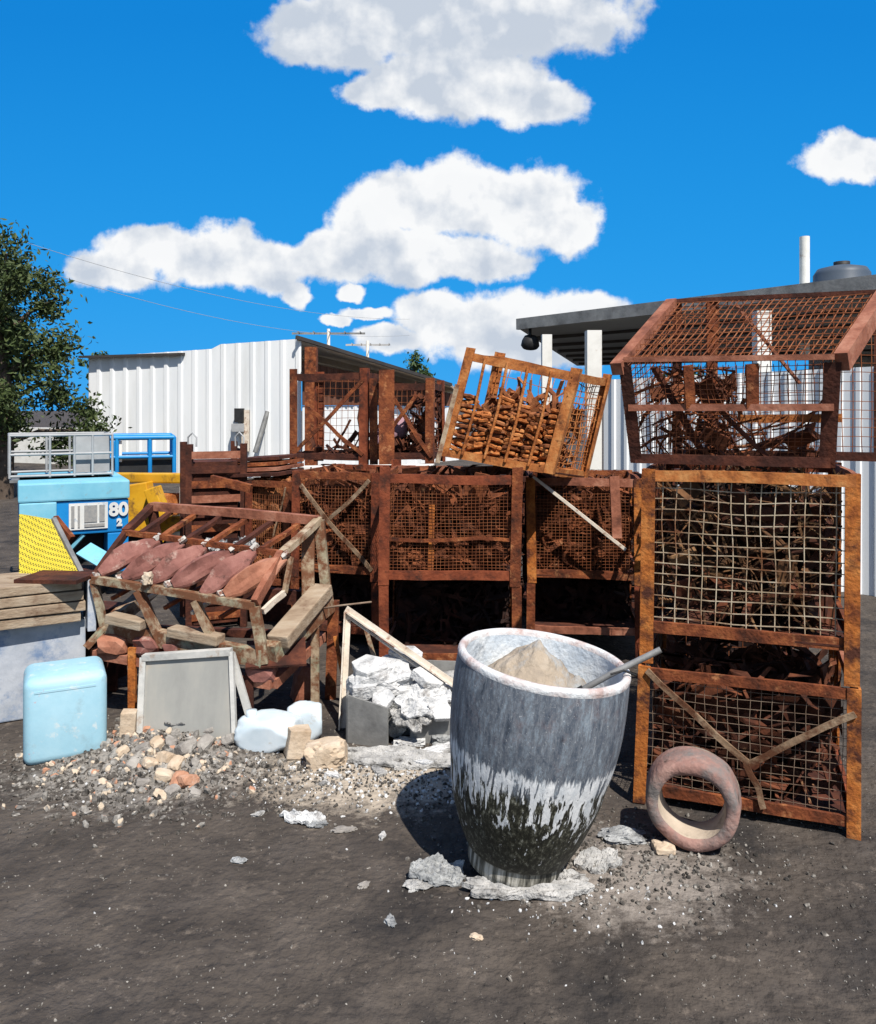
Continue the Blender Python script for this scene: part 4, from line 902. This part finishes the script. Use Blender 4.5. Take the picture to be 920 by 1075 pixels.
for k in range(6):
    u = .115+k*.158; hi = NL.lerp(NR, u+.03); lo = FL.lerp(FR, u-.0)
    c = (hi+lo)/2 + Vector((0,0,.012)); x = (hi-lo).normalized(); x = (x + .62*(FR-FL).normalized()).normalized()
    yv = (FR-FL).normalized(); z = x.cross(-yv).normalized(); 
    if z.z < 0: z = -z
    yv = z.cross(x); Mx = Matrix((x, yv, z)).transposed() @ Matrix.Rotation(R((-14,9,-5,13,-10,4)[k]), 3, 'X') @ Matrix.Rotation(R((3,-5,4,-2,6,-4)[k]), 3, 'Z') @ Matrix.Rotation(R((2,-4,3,5,-3,1)[k]), 3, 'Y')
    lb = ('reddish brown keeled iron mould lying on the rack, %s of six' % nth[k]) if k < 5 else 'orange tinted keeled iron mould at the right end of the rack'
    src = mo if k == 5 else md
    if k in (0, 5): o = src; o.location = c; o.rotation_euler = Mx.to_euler(); tag(o, lb, 'mould', 'iron moulds on the rack')
    else: o = clone(md, c, Mx.to_euler(), label=lb, cat='mould', group='iron moulds on the rack')
# pale bag bits seen behind the moulds, blue sheet at left end
MB().bar(P(88, 576, 4.62), P(112, 590, 4.52), .10, .012, up=(0,-.6,.8)).build('blue_plate', blue_l, loc=P(88,576,4.62), label='small pale blue plate at the left end of the mould rack', cat='plate')
for k, (px, py, lb) in enumerate(((226, 572, 'crumpled pale rag behind the moulds, left one'), (258, 571, 'crumpled pale rag behind the moulds, right one'))):
    sheet(P(px, py, 5.15), .075, .05, .012, 40+k, .05, E(50,0,10)).build('pale_rag', dross_w, loc=P(px,py,5.15), label=lb, cat='rag')
lump(P(155, 607, 4.22), .03, .03, .04, 77, .6).build('tan_clod', cream, loc=P(155,607,4.22), label='small tan clod stuck on the front rail of the mould rack', cat='clod')
# timber on the rack bottom
for k, (a, b_, lb) in enumerate(((P(115,648,4.30), P(152,656,4.24), 'short rough timber on left of the rack bottom rail'), (P(180,662,4.22), P(232,672,4.12), 'short rough timber right of the mid leg of the rack'))):
    MB().bar(a, b_, .08, .05).build('timber_offcut', timber, loc=a, bevel=.006, label=lb, cat='timber')
MB().bar(BR+Vector((.06,.05,.06)), KR+Vector((-.02,-.03,.075)), .12, .07).build('timber_beam', timber, loc=BR, bevel=.008, label='thick flaking timber beam on the right side of the mould rack', cat='timber')
# lower rack carrying it
lr = thing('low_stand', 'low rusty stand under the mould rack with thin posts', 'stand', P(220, 770, 4.3))
La, Lb, Lc, Ld = P(100, 686, 4.34), P(286, 718, 4.08), P(150, 660, 5.0), P(338, 668, 4.62)
MB().bar(La, Lb, .05, .045).build('front_rail', rust_pink, lr); MB().bar(Lb, Ld, .05, .05).build('side_rail', rust_pink, lr); MB().bar(La, Lc, .05, .045).build('side_rail', rust, lr); MB().bar(Lc, Ld, .05, .045).build('back_rail', rust_dark, lr)
def vpost(p, w, m_, top): MB().bar((p.x, p.y, -.02), (p.x+.0, p.y, top), w, w*.6).build('post', m_, lr)
vpost(P(139, 0, 4.25), .04, rust_post, .40); vpost(P(331, 0, 4.45), .045, tan_m, .46); vpost(P(118, 0, 4.75), .05, rust_dark, .42); vpost(P(330, 0, 4.75), .05, rust_dark, .42); vpost(P(262, 0, 4.08), .04, rust_dark, .32)
MB().bar(P(290, 672, 4.25), P(290, 700, 4.05), .3, .012).build('tray_plate', rust_dark, lr)
for k, (px, py, lb, m_) in enumerate(((122, 675, 'orange rusty mould on the low stand, leftmost', mould_o), (158, 676, 'brown rusty mould on the low stand, middle one', mould_m), (190, 681, 'rusty mould on the low stand nearest the grey panel', mould_m), (275, 705, 'salmon rusty mould on the low stand right of the grey panel', mould_m))):
    lump(P(px, py, (4.34,4.30,4.27,4.13)[k])+Vector((0,0,0)), .10, .10, .065, 50+k, .45, 2, freq=1.1).build('iron_mould', m_, loc=P(px,py,4.3), label=lb, cat='mould', group='moulds on the low stand')
lump(P(318, 720, 4.62), .07, .10, .15, 58, .3, 2, rot=E(0,12,20)).build('rusty_block', rust_pink, loc=P(318,720,4.62), label='rusty brown wedge standing under the right of the low stand', cat='block')

# ------------------------------------------------------------------ grey panel
pt = [P(147, 765, 3.98), P(247, 782, 3.92), P(243, 684, 4.02), P(151, 690, 4.12)]
pt[0].z = -.005; pt[1].z = -.005
pn_ = (pt[1]-pt[0]).cross(pt[2]-pt[0]); ry = P(151, 690, 1)-Vector((0,0,EYE)); pt[3] = Vector((0,0,EYE)) + ry*((pt[0]-Vector((0,0,EYE))).dot(pn_)/ry.dot(pn_))
nv = (pt[1]-pt[0]).cross(pt[3]-pt[0]).normalized()
if nv.y > 0: nv = -nv
pn = thing('grey_panel', 'grey framed sheet metal panel leaning on the low stand', 'panel', (pt[0]+pt[1])/2)
MB().prism([x+nv*.0 for x in pt], -nv*.02).build('sheet', panel_m, pn)
MB().bar(pt[3], pt[2], .045, .03).build('top_edge', panel_edge, pn); MB().bar(pt[0], pt[3], .03, .035).build('side_edge', panel_edge, pn)
MB().bar(pt[1], pt[2], .02, .035).build('side_edge', panel_edge, pn)
MB().bar(P(243, 686, 4.04), P(266, 765, 4.02), .035, .02).build('prop_leg', panel_edge, pn)

# ------------------------------------------------------------------ left foreground blocks
def blk(name, c8, m_, label, cat, bev): 
    c = sum((Vector(x) for x in c8), Vector())/8
    return MB().box8(c8).build(name, m_, loc=(c.x, c.y, min(x.z for x in c8)), bevel=bev, label=label, cat=cat)
g0, g1 = P(24, 0, 3.70), P(113, 0, 3.86)
def upbox(a, b_, depth, z0, z1):
    q = box8(a, b_, depth, z0, z1); return [q[0], q[4], q[2], q[6], q[1], q[5], q[3], q[7]]
lb_ = thing('plastic_drum_box', 'light blue rounded box at left foreground with scratches', 'box', ((g0.x+g1.x)/2, 4.1, 0))
MB().box8(upbox(g0, g1, .32, .0, .405)).build('body', lblue, lb_)
bmx = bmesh.new(); me_ = lb_.children[0].data; bmx.from_mesh(me_); bmesh.ops.bevel(bmx, geom=bmx.edges[:], offset=.045, segments=5, affect='EDGES', profile=.5); bmx.to_mesh(me_); bmx.free()
for p_ in me_.polygons: p_.use_smooth = True
ga, gb = P(36, 0, 3.725), P(101, 0, 3.842)
MB().bar(Vector((ga.x, ga.y-.003, .345)), Vector((gb.x, gb.y-.003, .345)), .008, .010).build('seam', lblue, lb_)
g0, g1 = P(-30, 0, 4.2), P(90, 0, 4.45)
blk('steel_cabinet', upbox(g0, g1, .5, 0, .50), greyblue, 'grey blue stained steel box behind the light blue box', 'box', .008)
for k in range(4):
    g0, g1 = P(-25+k*3, 0, 4.14), P(85+(k*5) % 7, 0, 4.38)
    blk('plank', upbox(g0, g1, .42, .505+k*.058, .505+k*.058+.05), timber, '%s weathered plank of the short stack on the grey blue box' % ('lowest', 'second from bottom', 'third from bottom', 'topmost')[k], 'plank', .005)['group'] = 'planks stacked on the grey blue box'
blk('pale_board', upbox(P(92,0,4.37), P(101,0,4.39), .3, .45, .73), greyblue, 'pale bluish board standing on edge right of the plank stack', 'board', .004)
MB().box8(upbox(P(70,0,4.8), P(100,0,4.75), .3, 0, .45)).build('board_stand', rust_dark, loc=P(85,430,4.8), label='dark rusty block under the pale bluish board', cat='block')
MB().bar(P(30,606,4.40)+Vector((0,.1,0)), P(94,607,4.36)+Vector((0,.1,0)), .42, .02).build('dark_sheet', rust_dark, loc=P(30,606,4.4), label='dark rusted sheet on top of the plank stack', cat='sheet')
yp = [P(20, 604, 4.55), P(84, 603, 4.50), P(72, 572, 4.62), P(55, 546, 4.72), P(20, 540, 4.75)]
yg = thing('mesh_guard', 'yellow perforated guard leaning at the left edge above the planks', 'guard', yp[0])
MB().prism(yp, (0,.02,.0)).build('sheet', ymesh, yg)
MB().bar(P(86,604,4.51), P(56,545,4.73), .025, .03).build('edge_frame', steel_m, yg)
MB().bar(P(56,546,4.76), P(74,568,4.70), .03, .07).build('bracket', rust, yg)

# ------------------------------------------------------------------ blue machine, platform and yellow boom
bm_ = thing('blue_machine', 'blue engine cabinet with white label panel and number behind the mould rack', 'machine', P(80, 700, 7.2))
a, b_ = P(20, 0, 6.75), P(135, 0, 7.15)
fB = tri(box8(a, b_, 1.3, 0, 1.03))
def fbox(u0, u1, v0, v1, w0, w1): return [fB(u, v, w) for u in (u0, u1) for v in (v0, v1) for w in (w0, w1)]
MB().box8(fbox(0,1,.0,1,.56,.84)).build('cabinet', blue_m, bm_, bevel=.012); cab_ = bm_.children[0]
MB().box8(fbox(-.01,1.01,-.015,1,.845,1.0)).build('hood', blue_l, bm_, bevel=.015)
MB().box8(fbox(.0,.33,-.02,.3,.50,.84)).build('side_panel', blue_l, bm_, bevel=.01)
MB().box8(fbox(.80,1,.0,1,.22,.555)).build('skirt', blue_m, bm_, bevel=.01)
MB().box8(fbox(.05,.79,.25,1,.1,.555)).build('engine_bay', black_m, bm_)
MB().bar(fB(.40,.1,.36), fB(.58,.02,.55), .03).build('strut', blue_l, bm_)
lpan_ = MB().box8(fbox(.44,.80,-.012,-.003,.60,.82)).build('label_panel', sticker_m, bm_)
lp = MB()
for k, (u0, u1, w0, w1) in enumerate(((.46,.49,.62,.80), (.52,.54,.62,.80), (.58,.70,.66,.80), (.72,.77,.66,.80), (.58,.77,.62,.645))):
    lp.box8(fbox(u0,u1,-.018,-.0125,w0,w1))
lp.build('label_print', sticker_g, lpan_)
def text(body, p, q, h, m_, parent, name):
    cu = bpy.data.curves.new(name, 'FONT'); cu.body = body; cu.size = h*1.38; cu.extrude = .003; cu.align_x = 'CENTER'; cu.align_y = 'CENTER'; cu.offset = .006
    to = bpy.data.objects.new(name, cu); COL.objects.link(to); bpy.context.view_layer.update()
    me = bpy.data.meshes.new_from_object(to); bpy.data.objects.remove(to)
    x = (Vector(q)-Vector(p)).normalized(); z = Vector((0,0,1)); yv = z.cross(x)
    Mt = Matrix((x, z, -yv)).transposed(); c = (Vector(p)+Vector(q))/2
    mm = MB(); mm.add([c + Mt @ v.co for v in me.vertices], [list(pp.vertices) for pp in me.polygons]); return mm.build(name, m_, parent)
text('80', fB(.82,-.012,.75), fB(.985,-.012,.75), .115, sticker_m, cab_, 'number_marking')
text('2', fB(.86,-.012,.64), fB(.96,-.012,.64), .06, sticker_m, cab_, 'number_marking')
for u in (.25, .7):
    c = fB(u, .2, .16); MB().lathe([(.05,-.09), (.15,-.09), (.165,-.06), (.165,.06), (.15,.09), (.05,.09)], 24, Matrix.Translation((c.x, c.y, .165)) @ Matrix.Rotation(R(90), 4, 'Y')).build('wheel', black_m, bm_)
# guard rail cage
gc = thing('guard_rail_cage', 'grey railed cage standing on the blue machine at left', 'guard rail', P(70, 500, 8.2))
fG = tri(box8(P(10,0,7.1), P(118,0,7.5), .6, 1.045, 1.42))
m = MB()
for v in (0, 1):
    for w in (.04, .55, 1): MB().tube([fG(0,v,w), fG(1,v,w)], .012, 6).build('rail', grey_rail, gc)
    for u in (0, .38, .62, .80, 1): MB().tube([fG(u,v,0), fG(u,v,1)], .012, 6).build('upright', grey_rail, gc)
for u in (0, 1): MB().tube([fG(u,0,1), fG(u,1,1)], .012, 6).build('rail', grey_rail, gc)
MB().box8([fG(u,v,w) for u in (.62,1) for v in (.3,.34) for w in (.05,.95)]).build('mesh_screen', grey_rail, gc)
MB().box8([fG(u,v,w) for u in (0,1) for v in (-.05,1) for w in (-.10,-.04)]).build('deck', steel_m, gc)
# blue basket
bk = thing('work_basket', 'bright blue framed lift basket with dark interior beside the white shed', 'basket', P(150, 497, 9.3))
fK = tri(box8(P(96,0,8.9), P(183,0,9.2), .8, P(0,499,9.2).z, P(0,459,9.2).z))
for v in (0, 1):
    for w, r in ((0,.025), (.5,.018), (1,.028)): MB().tube([fK(0,v,w), fK(1,v,w)], r, 8).build('rail', blue_m, bk)
    for u in (0, .30, .70, 1): MB().tube([fK(u,v,0), fK(u,v,1)], .024, 8).build('upright', blue_m if u else blue_l, bk)
for u in (0, 1):
    for w in (.5, 1): MB().tube([fK(u,0,w), fK(u,1,w)], .02, 8).build('rail', blue_m, bk)
MB().box8([fK(u,v,w) for u in (.02,.98) for v in (.06,.12) for w in (.04,.52)]).build('kick_panel', black_m, bk)
MB().box8([fK(u,v,w) for u in (.30,.36) for v in (.02,.06) for w in (.38,.92)]).build('control_box', white_paint, bk)
MB().box8([fK(u,v,w) for u in (.1,.32) for v in (.3,.5) for w in (.3,.9)]).build('console', blue_m, bk, bevel=.01)
MB().box8([fK(u,v,w) for u in (0,1) for v in (0,1) for w in (-.08,-.03)]).build('deck', steel_m, bk)
# yellow boom machine under the basket
ym = thing('yellow_boom', 'yellow boom and frame of a lift machine behind the mould rack', 'machine', P(165, 640, 8.6))
MB().bar(P(100, 501, 8.9), P(204, 502, 8.3), .16, .10).build('boom', yellow_m, ym, bevel=.015)
MB().bar(P(142, 508, 8.35), P(150, 560, 8.35), .3, .2, up=(0,1,0)).build('frame_leg', yellow_m, ym, bevel=.01)
MB().bar(P(160, 512, 8.2), P(172, 545, 8.2), .12, .2, up=(0,1,0)).build('bracket', yellow_m, ym, bevel=.01)
MB().box8(upbox(P(136,0,8.5), P(200,0,8.65), .9, .1, .52)).build('base', yellow_m, ym, bevel=.02)
MB().box8(upbox(P(150,0,8.45), P(185,0,8.38), .1, .55, .78)).build('motor', rust_orange, ym, bevel=.02)
MB().box8(upbox(P(188,0,8.3), P(200,0,8.3), .2, .62, .95)).build('tank', white_paint, ym, bevel=.02)
for u in (140, 190):
    c = P(u, 0, 8.45); MB().lathe([(.05,-.08), (.17,-.08), (.19,-.05), (.19,.05), (.17,.08), (.05,.08)], 20, Matrix.Translation((c.x, c.y, .19)) @ Matrix.Rotation(R(90), 4, 'X')).build('wheel', black_m, ym)

# ------------------------------------------------------------------ dross heap with grey tub
tb = thing('steel_tub', 'grey steel tub with broken front heaped with white dross', 'tub', P(420, 780, 4.15))
za = .24
def wallp(p, q, h0, h1, nm='side_panel'):
    p, q = Vector(p), Vector(q); n_ = (q-p).cross(Vector((0,0,1))).normalized()*.012
    MB().prism([(p.x,p.y,0), (q.x,q.y,0), (q.x,q.y,h1), (p.x,p.y,h0)], n_).build(nm, steel_m, tb)
a, b_ = P(366, 0, 4.02), P(408, 0, 3.94); wallp(a, b_, .235, .20)
c, d_ = P(431, 0, 4.0), P(520, 0, 3.98); wallp(c, d_, .17, .21)
wallp(a+Vector((.03,.5,0)), a, .26, .235); wallp(d_+Vector((-.0,.5,0)), a+Vector((.03,.5,0)), .25, .26); wallp(d_, d_+Vector((0,.5,0)), .21, .25)
heap = [ # px, py, depth, sx, sy, sz, rot, mat, name label
 (402, 714, 4.18, .185, .14, .105, (8,-10,10), dross_w, 'largest white dross block on top of the steel tub'),
 (424, 703, 4.28, .13, .10, .055, (0,8,-20), dross_w, 'white dross slab at the peak of the heap'),
 (384, 724, 4.10, .11, .09, .07, (10,0,20), dross_w, 'white dross lump at the left rim of the tub'),
 (395, 745, 4.02, .05, .05, .03, (0,0,0), dross_g, 'grey lump hanging over the left tub panel'),
 (448, 744, 4.17, .12, .10, .04, (14,5,0), dross_g, 'dark streaked dross slab in the gap of the tub'),
 (458, 728, 4.14, .14, .10, .05, (12,-6,15), dross_w, 'white dross flake at the right of heap by the crucible'),
 (416, 762, 4.05, .055, .05, .06, (0,30,10), dross, 'upright dross chunk in the tub gap'),
 (470, 715, 4.3, .09, .08, .05, (0,0,0), dross, 'pale dross lump at the back right of heap')]
for k, (px, py, d, sx, sy, sz, rt, m_, lb) in enumerate(heap):
    c = P(px, py, d); lump(c, sx, sy, sz, 100+k, .45, 4, E(*rt), freq=1.5).build('dross_lump', m_, loc=c, label=lb, cat='dross', group='dross lumps heaped on the steel tub')
sheet(P(446, 735, 4.02), .14, .09, .012, 61, .03, E(28,-8,18)).build('dross_sheet', dross_w, loc=P(446,735,4.02), label='crumpled pale metal skin draped over the right of the tub', cat='dross')
sheet(P(432, 752, 3.96), .09, .07, .012, 62, .03, E(35,10,-10)).build('dross_sheet', dross, loc=P(432,752,3.96), label='crumpled grey skin hanging in the tub gap', cat='dross')
MB().box8(upbox(P(385,0,4.12), P(500,0,4.08), .35, .0, .17)).build('dross_fill', dross_g, loc=P(440,780,4.2), label='grey dross packed inside the steel tub', cat='dross', kind='stuff')
sheet(G(425, 803)+Vector((0,0,.008)), .34, .10, .014, 67, .022, E(0,0,-6), n=40).build('powder_spread', dross, loc=G(425,803), label='wide crust of white powder spilled before the steel tub', cat='dross')
fall = [(430, 783, .10, .05, .022, dross_w), (458, 795, .11, .05, .025, dross_w), (410, 796, .08, .04, .018, dross_w), (385, 803, .09, .04, .015, dross), (440, 806, .09, .035, .014, dross_w), (465, 782, .07, .045, .035, dross_g), (360, 800, .05, .03, .016, dross), (475, 806, .06, .03, .014, dross), (398, 815, .06, .03, .010, dross), (350, 817, .05, .02, .008, dross_w), (420, 812, .035, .02, .01, dross), (340, 825, .03, .02, .008, dross)]
lbs = ['pale flake just below the tub gap', 'broad white flake right of centre before the tub', 'white flake in front of the left tub panel', 'low grey spread left of the white flakes', 'white flake nearest the viewer before the tub', 'grey chunk against the right tub panel', 'small grey lump right of the cream rock', 'small pale lump beside the crucible side', 'thin grey crust on dirt before the tub', 'thin white crust furthest left on the dirt', 'tiny grey crust between the flakes', 'tiny grey crust at far left of the spill']
for k, ((px, py, sx, sy, sz, m_), lb) in enumerate(zip(fall, lbs)):
    g = G(px, py); lump(g+Vector((0,0,sz*.4)), sx, sy, sz, 130+k, .6, 4, E(0,0,k*37), freq=1.7).build('dross_flake', m_, loc=g, label=lb, cat='dross', group='dross flakes fallen before the tub')
def slab(c, r, th, seed, rot):
    rs = random.Random(seed); n = rs.randint(5, 6); a0_ = rs.random()*6; M = rot; pts = []
    for k in range(n):
        a = a0_+2*math.pi*(k+rs.uniform(-.28,.28))/n; q = r*rs.uniform(.75, 1.15); pts.append(Vector((q*math.cos(a), q*.8*math.sin(a), 0)))
    m = MB().prism([c+M@x for x in pts], M@Vector((0,0,th))); return m
slabs = [((388, 706, 4.16), .11, .055, (14,-8,20), 'angular white slab at the upper left of the heap'), ((428, 694, 4.26), .10, .05, (8,10,-30), 'angular white slab crowning the heap'), ((448, 716, 4.12), .10, .045, (24,14,40), 'angular white slab at the upper right of the heap'), ((404, 738, 4.03), .07, .04, (30,-6,0), 'small angular white slab over the left tub panel'), ((462, 750, 3.97), .075, .035, (40,10,-15), 'small angular slab leaning by the crucible side')]
for k, (q, r_, th_, rt, lb) in enumerate(slabs):
    o = slab(P(*q), r_, th_, 400+k, E(*rt)).build('dross_block', dross_w, loc=P(*q), bevel=.006, label=lb, cat='dross', group='angular dross blocks on the heap')
    for v in o.data.vertices: v.co += Vector((1,1,1))*.007*noise.noise(v.co*26+Vector((k,0,0)))
# pale angle frame
ap = P(362, 641, 4.32)
fr = thing('angle_frame', 'bent pale angle iron frame peaked like a tent above the dross heap', 'frame', P(357, 765, 4.25))
q = P(356, 765, 4.2); q.z = 0
MB().angle(q, ap, (1,0,0), (0,-1,0), .035, .008).build('upright_leg', angle_white, fr)
q2 = P(566, 785, 3.95); q2.z = .01
dv = (q2-ap).normalized(); nv = Vector((0,1,0)).cross(dv).normalized()
MB().angle(ap, q2, -nv, (0,-1,0), .03, .008).angle(ap+Vector((.012,0,-.035)), q2+Vector((-.012,0,-.035)), -nv, (0,-1,0), .012, .006).build('sloping_leg', angle_white, fr)
MB().bar(P(383, 656, 4.36), P(397, 704, 4.34), .022, .012).build('stay', tan_m, fr)
MB().tube([P(330, 640, 4.5), P(355, 636, 4.42), P(390, 632, 4.5)], .006, 5).build('loose_wire', wire_grey, loc=P(330,640,4.5), label='thin bent wire at the peak of the pale angle frame', cat='wire')
q = P(347, 0, 4.62); MB().bar((q.x, q.y, 0), (q.x+.02, q.y, .56), .06, .04).build('steel_post', rust, loc=(q.x,q.y,0), label='short rusty post behind the pale angle frame', cat='post')
q = P(368, 0, 4.4); MB().bar(P(352, 668, 4.4), Vector((q.x, q.y, 0)), .022, .012).build('flat_bar', rust_post, loc=q, label='thin rusty strip leaning beside the pale upright leg', cat='bar')

# pale plastic cans, cream bricks, rubble
pc = thing('plastic_can', 'pale blue white plastic container lying at the foot of the grey panel', 'container', G(278, 795))
g = G(280, 794); Mx = E(0,0,-12)
lump(g+Vector((0,.07,.07)), .19, .12, .095, 211, .16, 4, E(3,-4,-12), freq=1.3, smooth=True).build('body', plastic, pc)
MB().lathe([(.026,0), (.026,.03), (0,.032)], 16, Matrix.Translation(g+Vector((-.09,.08,.135)))).build('cap', plastic, pc)
g = G(318, 780); lump(g+Vector((0,.05,.085)), .11, .09, .11, 212, .16, 4, E(0,0,10), freq=1.2, smooth=True).build('plastic_box', plastic, loc=g, label='small pale blue plastic tub behind the pale container', cat='box')
def brick(px, py, sx, sy, sz, rot, m_, label, dz=0, nm='brick', bev=.006, grp=None):
    g = G(px, py, dz); o = MB().box(g+Vector((0,0,sz/2)), sx, sy, sz, E(*rot)).build(nm, m_, loc=g, bevel=bev, label=label, cat='brick')
    for v in o.data.vertices: v.co += Vector((1,1,1))*.006*noise.noise(v.co*30+Vector((px,py,0)))
    if grp: o['group'] = grp
    return o
brick(312, 797, .10, .09, .13, (0,8,20), cream, 'cream firebrick standing at right end of the pale container')
brick(330, 800, .07, .07, .08, (0,20,40), cream, 'small cream firebrick piece between container and cream rock')
g = G(343, 806); lump(g+Vector((0,0,.045)), .115, .08, .075, 151, .35, 4, E(0,-8,0)).build('cream_rock', cream, loc=g, label='smooth cream rock beside the pale angle frame leg', cat='rock')
brick(135, 783, .07, .07, .12, (0,4,10), cream, 'cream block standing right of the light blue box')
g = G(172, 792)
rd = random.Random(5)
proto = {}
mats_b = {'brick_o': brick_o, 'cream': cream, 'stone': stone_m}
spots = [(156,780,.035,'brick_o'), (165,797,.045,'cream'), (175,808,.05,'cream'), (158,812,.04,'cream'), (172,822,.05,'cream'), (185,812,.045,'cream'), (188,826,.05,'brick_o'), (197,827,.055,'brick_o'), (150,800,.04,'stone'), (140,812,.04,'stone'), (180,795,.05,'stone'), (195,800,.06,'stone'), (215,795,.05,'stone'), (205,810,.035,'stone'), (128,800,.035,'cream'), (165,770,.05,'stone'), (190,776,.05,'stone'), (220,782,.05,'stone'), (180,836,.04,'stone'), (168,838,.035,'cream'), (205,838,.03,'stone'), (150,828,.035,'stone'), (222,772,.04,'cream'), (240,790,.05,'stone')]
col_w = {'brick_o': 'orange brick piece', 'cream': 'cream firebrick piece', 'stone': 'grey stone'}
cnt = {}
for k, (px, py, s_, key) in enumerate(spots):
    if key not in proto:
        o = lump((0,0,0), 1, .8, .62, 160+len(proto), .32, 3, freq=1.1).build({'brick_o':'brick_piece','cream':'firebrick_piece','stone':'stone'}[key], mats_b[key], loc=(0,0,0)); proto[key] = o
    else: o = proto[key].copy(); COL.objects.link(o)
    o.location = G(px, py, s_*.35); o.scale = (s_, s_, s_); o.rotation_euler = (rd.uniform(-.5,.5), rd.uniform(-.5,.5), rd.random()*6)
    where = 'near the light blue box' if px < 160 else 'below the grey panel' if py < 800 else 'at the near end of the heap' if py > 818 else 'in the middle of the heap'
    tag(o, '%s on the rubble heap %s' % (col_w[key], where), 'rubble', '%ss %s' % (col_w[key], where))
MB().bar(G(140,768,.06), G(156,762,.085), .04, .012).build('yellow_strip', ymesh, loc=G(140,768), label='small yellow plastic strip on the rubble by the grey panel', cat='strip')
sheet(G(195, 778, .05), .10, .06, .006, 71, .02, E(10,0,10)).build('pale_sheet', dross, loc=G(195,778), label='crumpled pale sheet on the rubble at the foot of grey panel', cat='sheet')

# grit and small stones strewn over the yard: uncountable
rd = random.Random(99)
gr = MB(); gp = MB()
def pebble(m, x, y, s_):
    vs, fs = ICO[1]; q = E(rd.random()*360, rd.random()*360, rd.random()*360)
    sc = Vector((rd.uniform(.7,1.3), rd.uniform(.6,1.1), rd.uniform(.4,.8)))
    c = Vector((x, y, gz(x, y)+s_*.2)); jt = [1+rd.uniform(-.25,.25) for _ in vs]
    m.add([c + q @ Vector((v.x*sc.x, v.y*sc.y, v.z*sc.z))*s_*j for v, j in zip(vs, jt)], fs)
def inz(cx, cy, sx, sy): return rd.gauss(cx, sx), rd.gauss(cy, sy)
for i in range(2600): pebble(gr, *inz(-1.35, 3.72, .38, .25), rd.uniform(.003,.012)*(2 if rd.random() < .1 else 1))
for i in range(1500): pebble(gr, *inz(-.25, 3.62, .42, .17), rd.uniform(.003,.010))
for i in range(5200): pebble(gr, rd.uniform(-1.8, 2.0), 2.1+2.6*rd.random()**1.2, rd.uniform(.0015,.0045))
for i in range(900): pebble(gr, *inz(.7, 2.95, .3, .2), rd.uniform(.003,.012))
chip_m = overlay(overlay(mat('rubble_mix', [(.10,.095,.09), (.24,.225,.205), (.40,.385,.36)], 24, .9, .4, detail=2), (.42,.22,.14), 17, .62, .02, detail=1), (.52,.43,.33), 19, .58, .02, detail=1)
ch = MB()
for i in range(420): pebble(ch, *inz(-1.33, 3.74, .26, .19), rd.uniform(.008,.026))
for i in range(120): pebble(ch, *inz(-.95, 3.95, .3, .08), rd.uniform(.006,.018))
ch.build('rubble_chips', chip_m, label='broken brick and mortar chips making up the rubble heap', cat='rubble', kind='stuff')
gr.build('grit', grit_m, label='grey grit and small stones strewn over the yard dirt', cat='grit', kind='stuff')
for i in range(620): pebble(gp, *inz(-.2, 3.62, .32, .13), rd.uniform(.003,.011))
for i in range(120): pebble(gp, *inz(-1.3, 3.7, .3, .18), rd.uniform(.003,.009))
for i in range(110): pebble(gp, *inz(.45, 2.72, .25, .08), rd.uniform(.003,.008))
for i in range(50): pebble(gp, rd.uniform(-1.3, 1.4), rd.uniform(2.2, 3.6), rd.uniform(.002,.005))
gp.build('dross_crumbs', dross_w, label='white dross crumbs scattered over the dirt', cat='crumbs', kind='stuff')
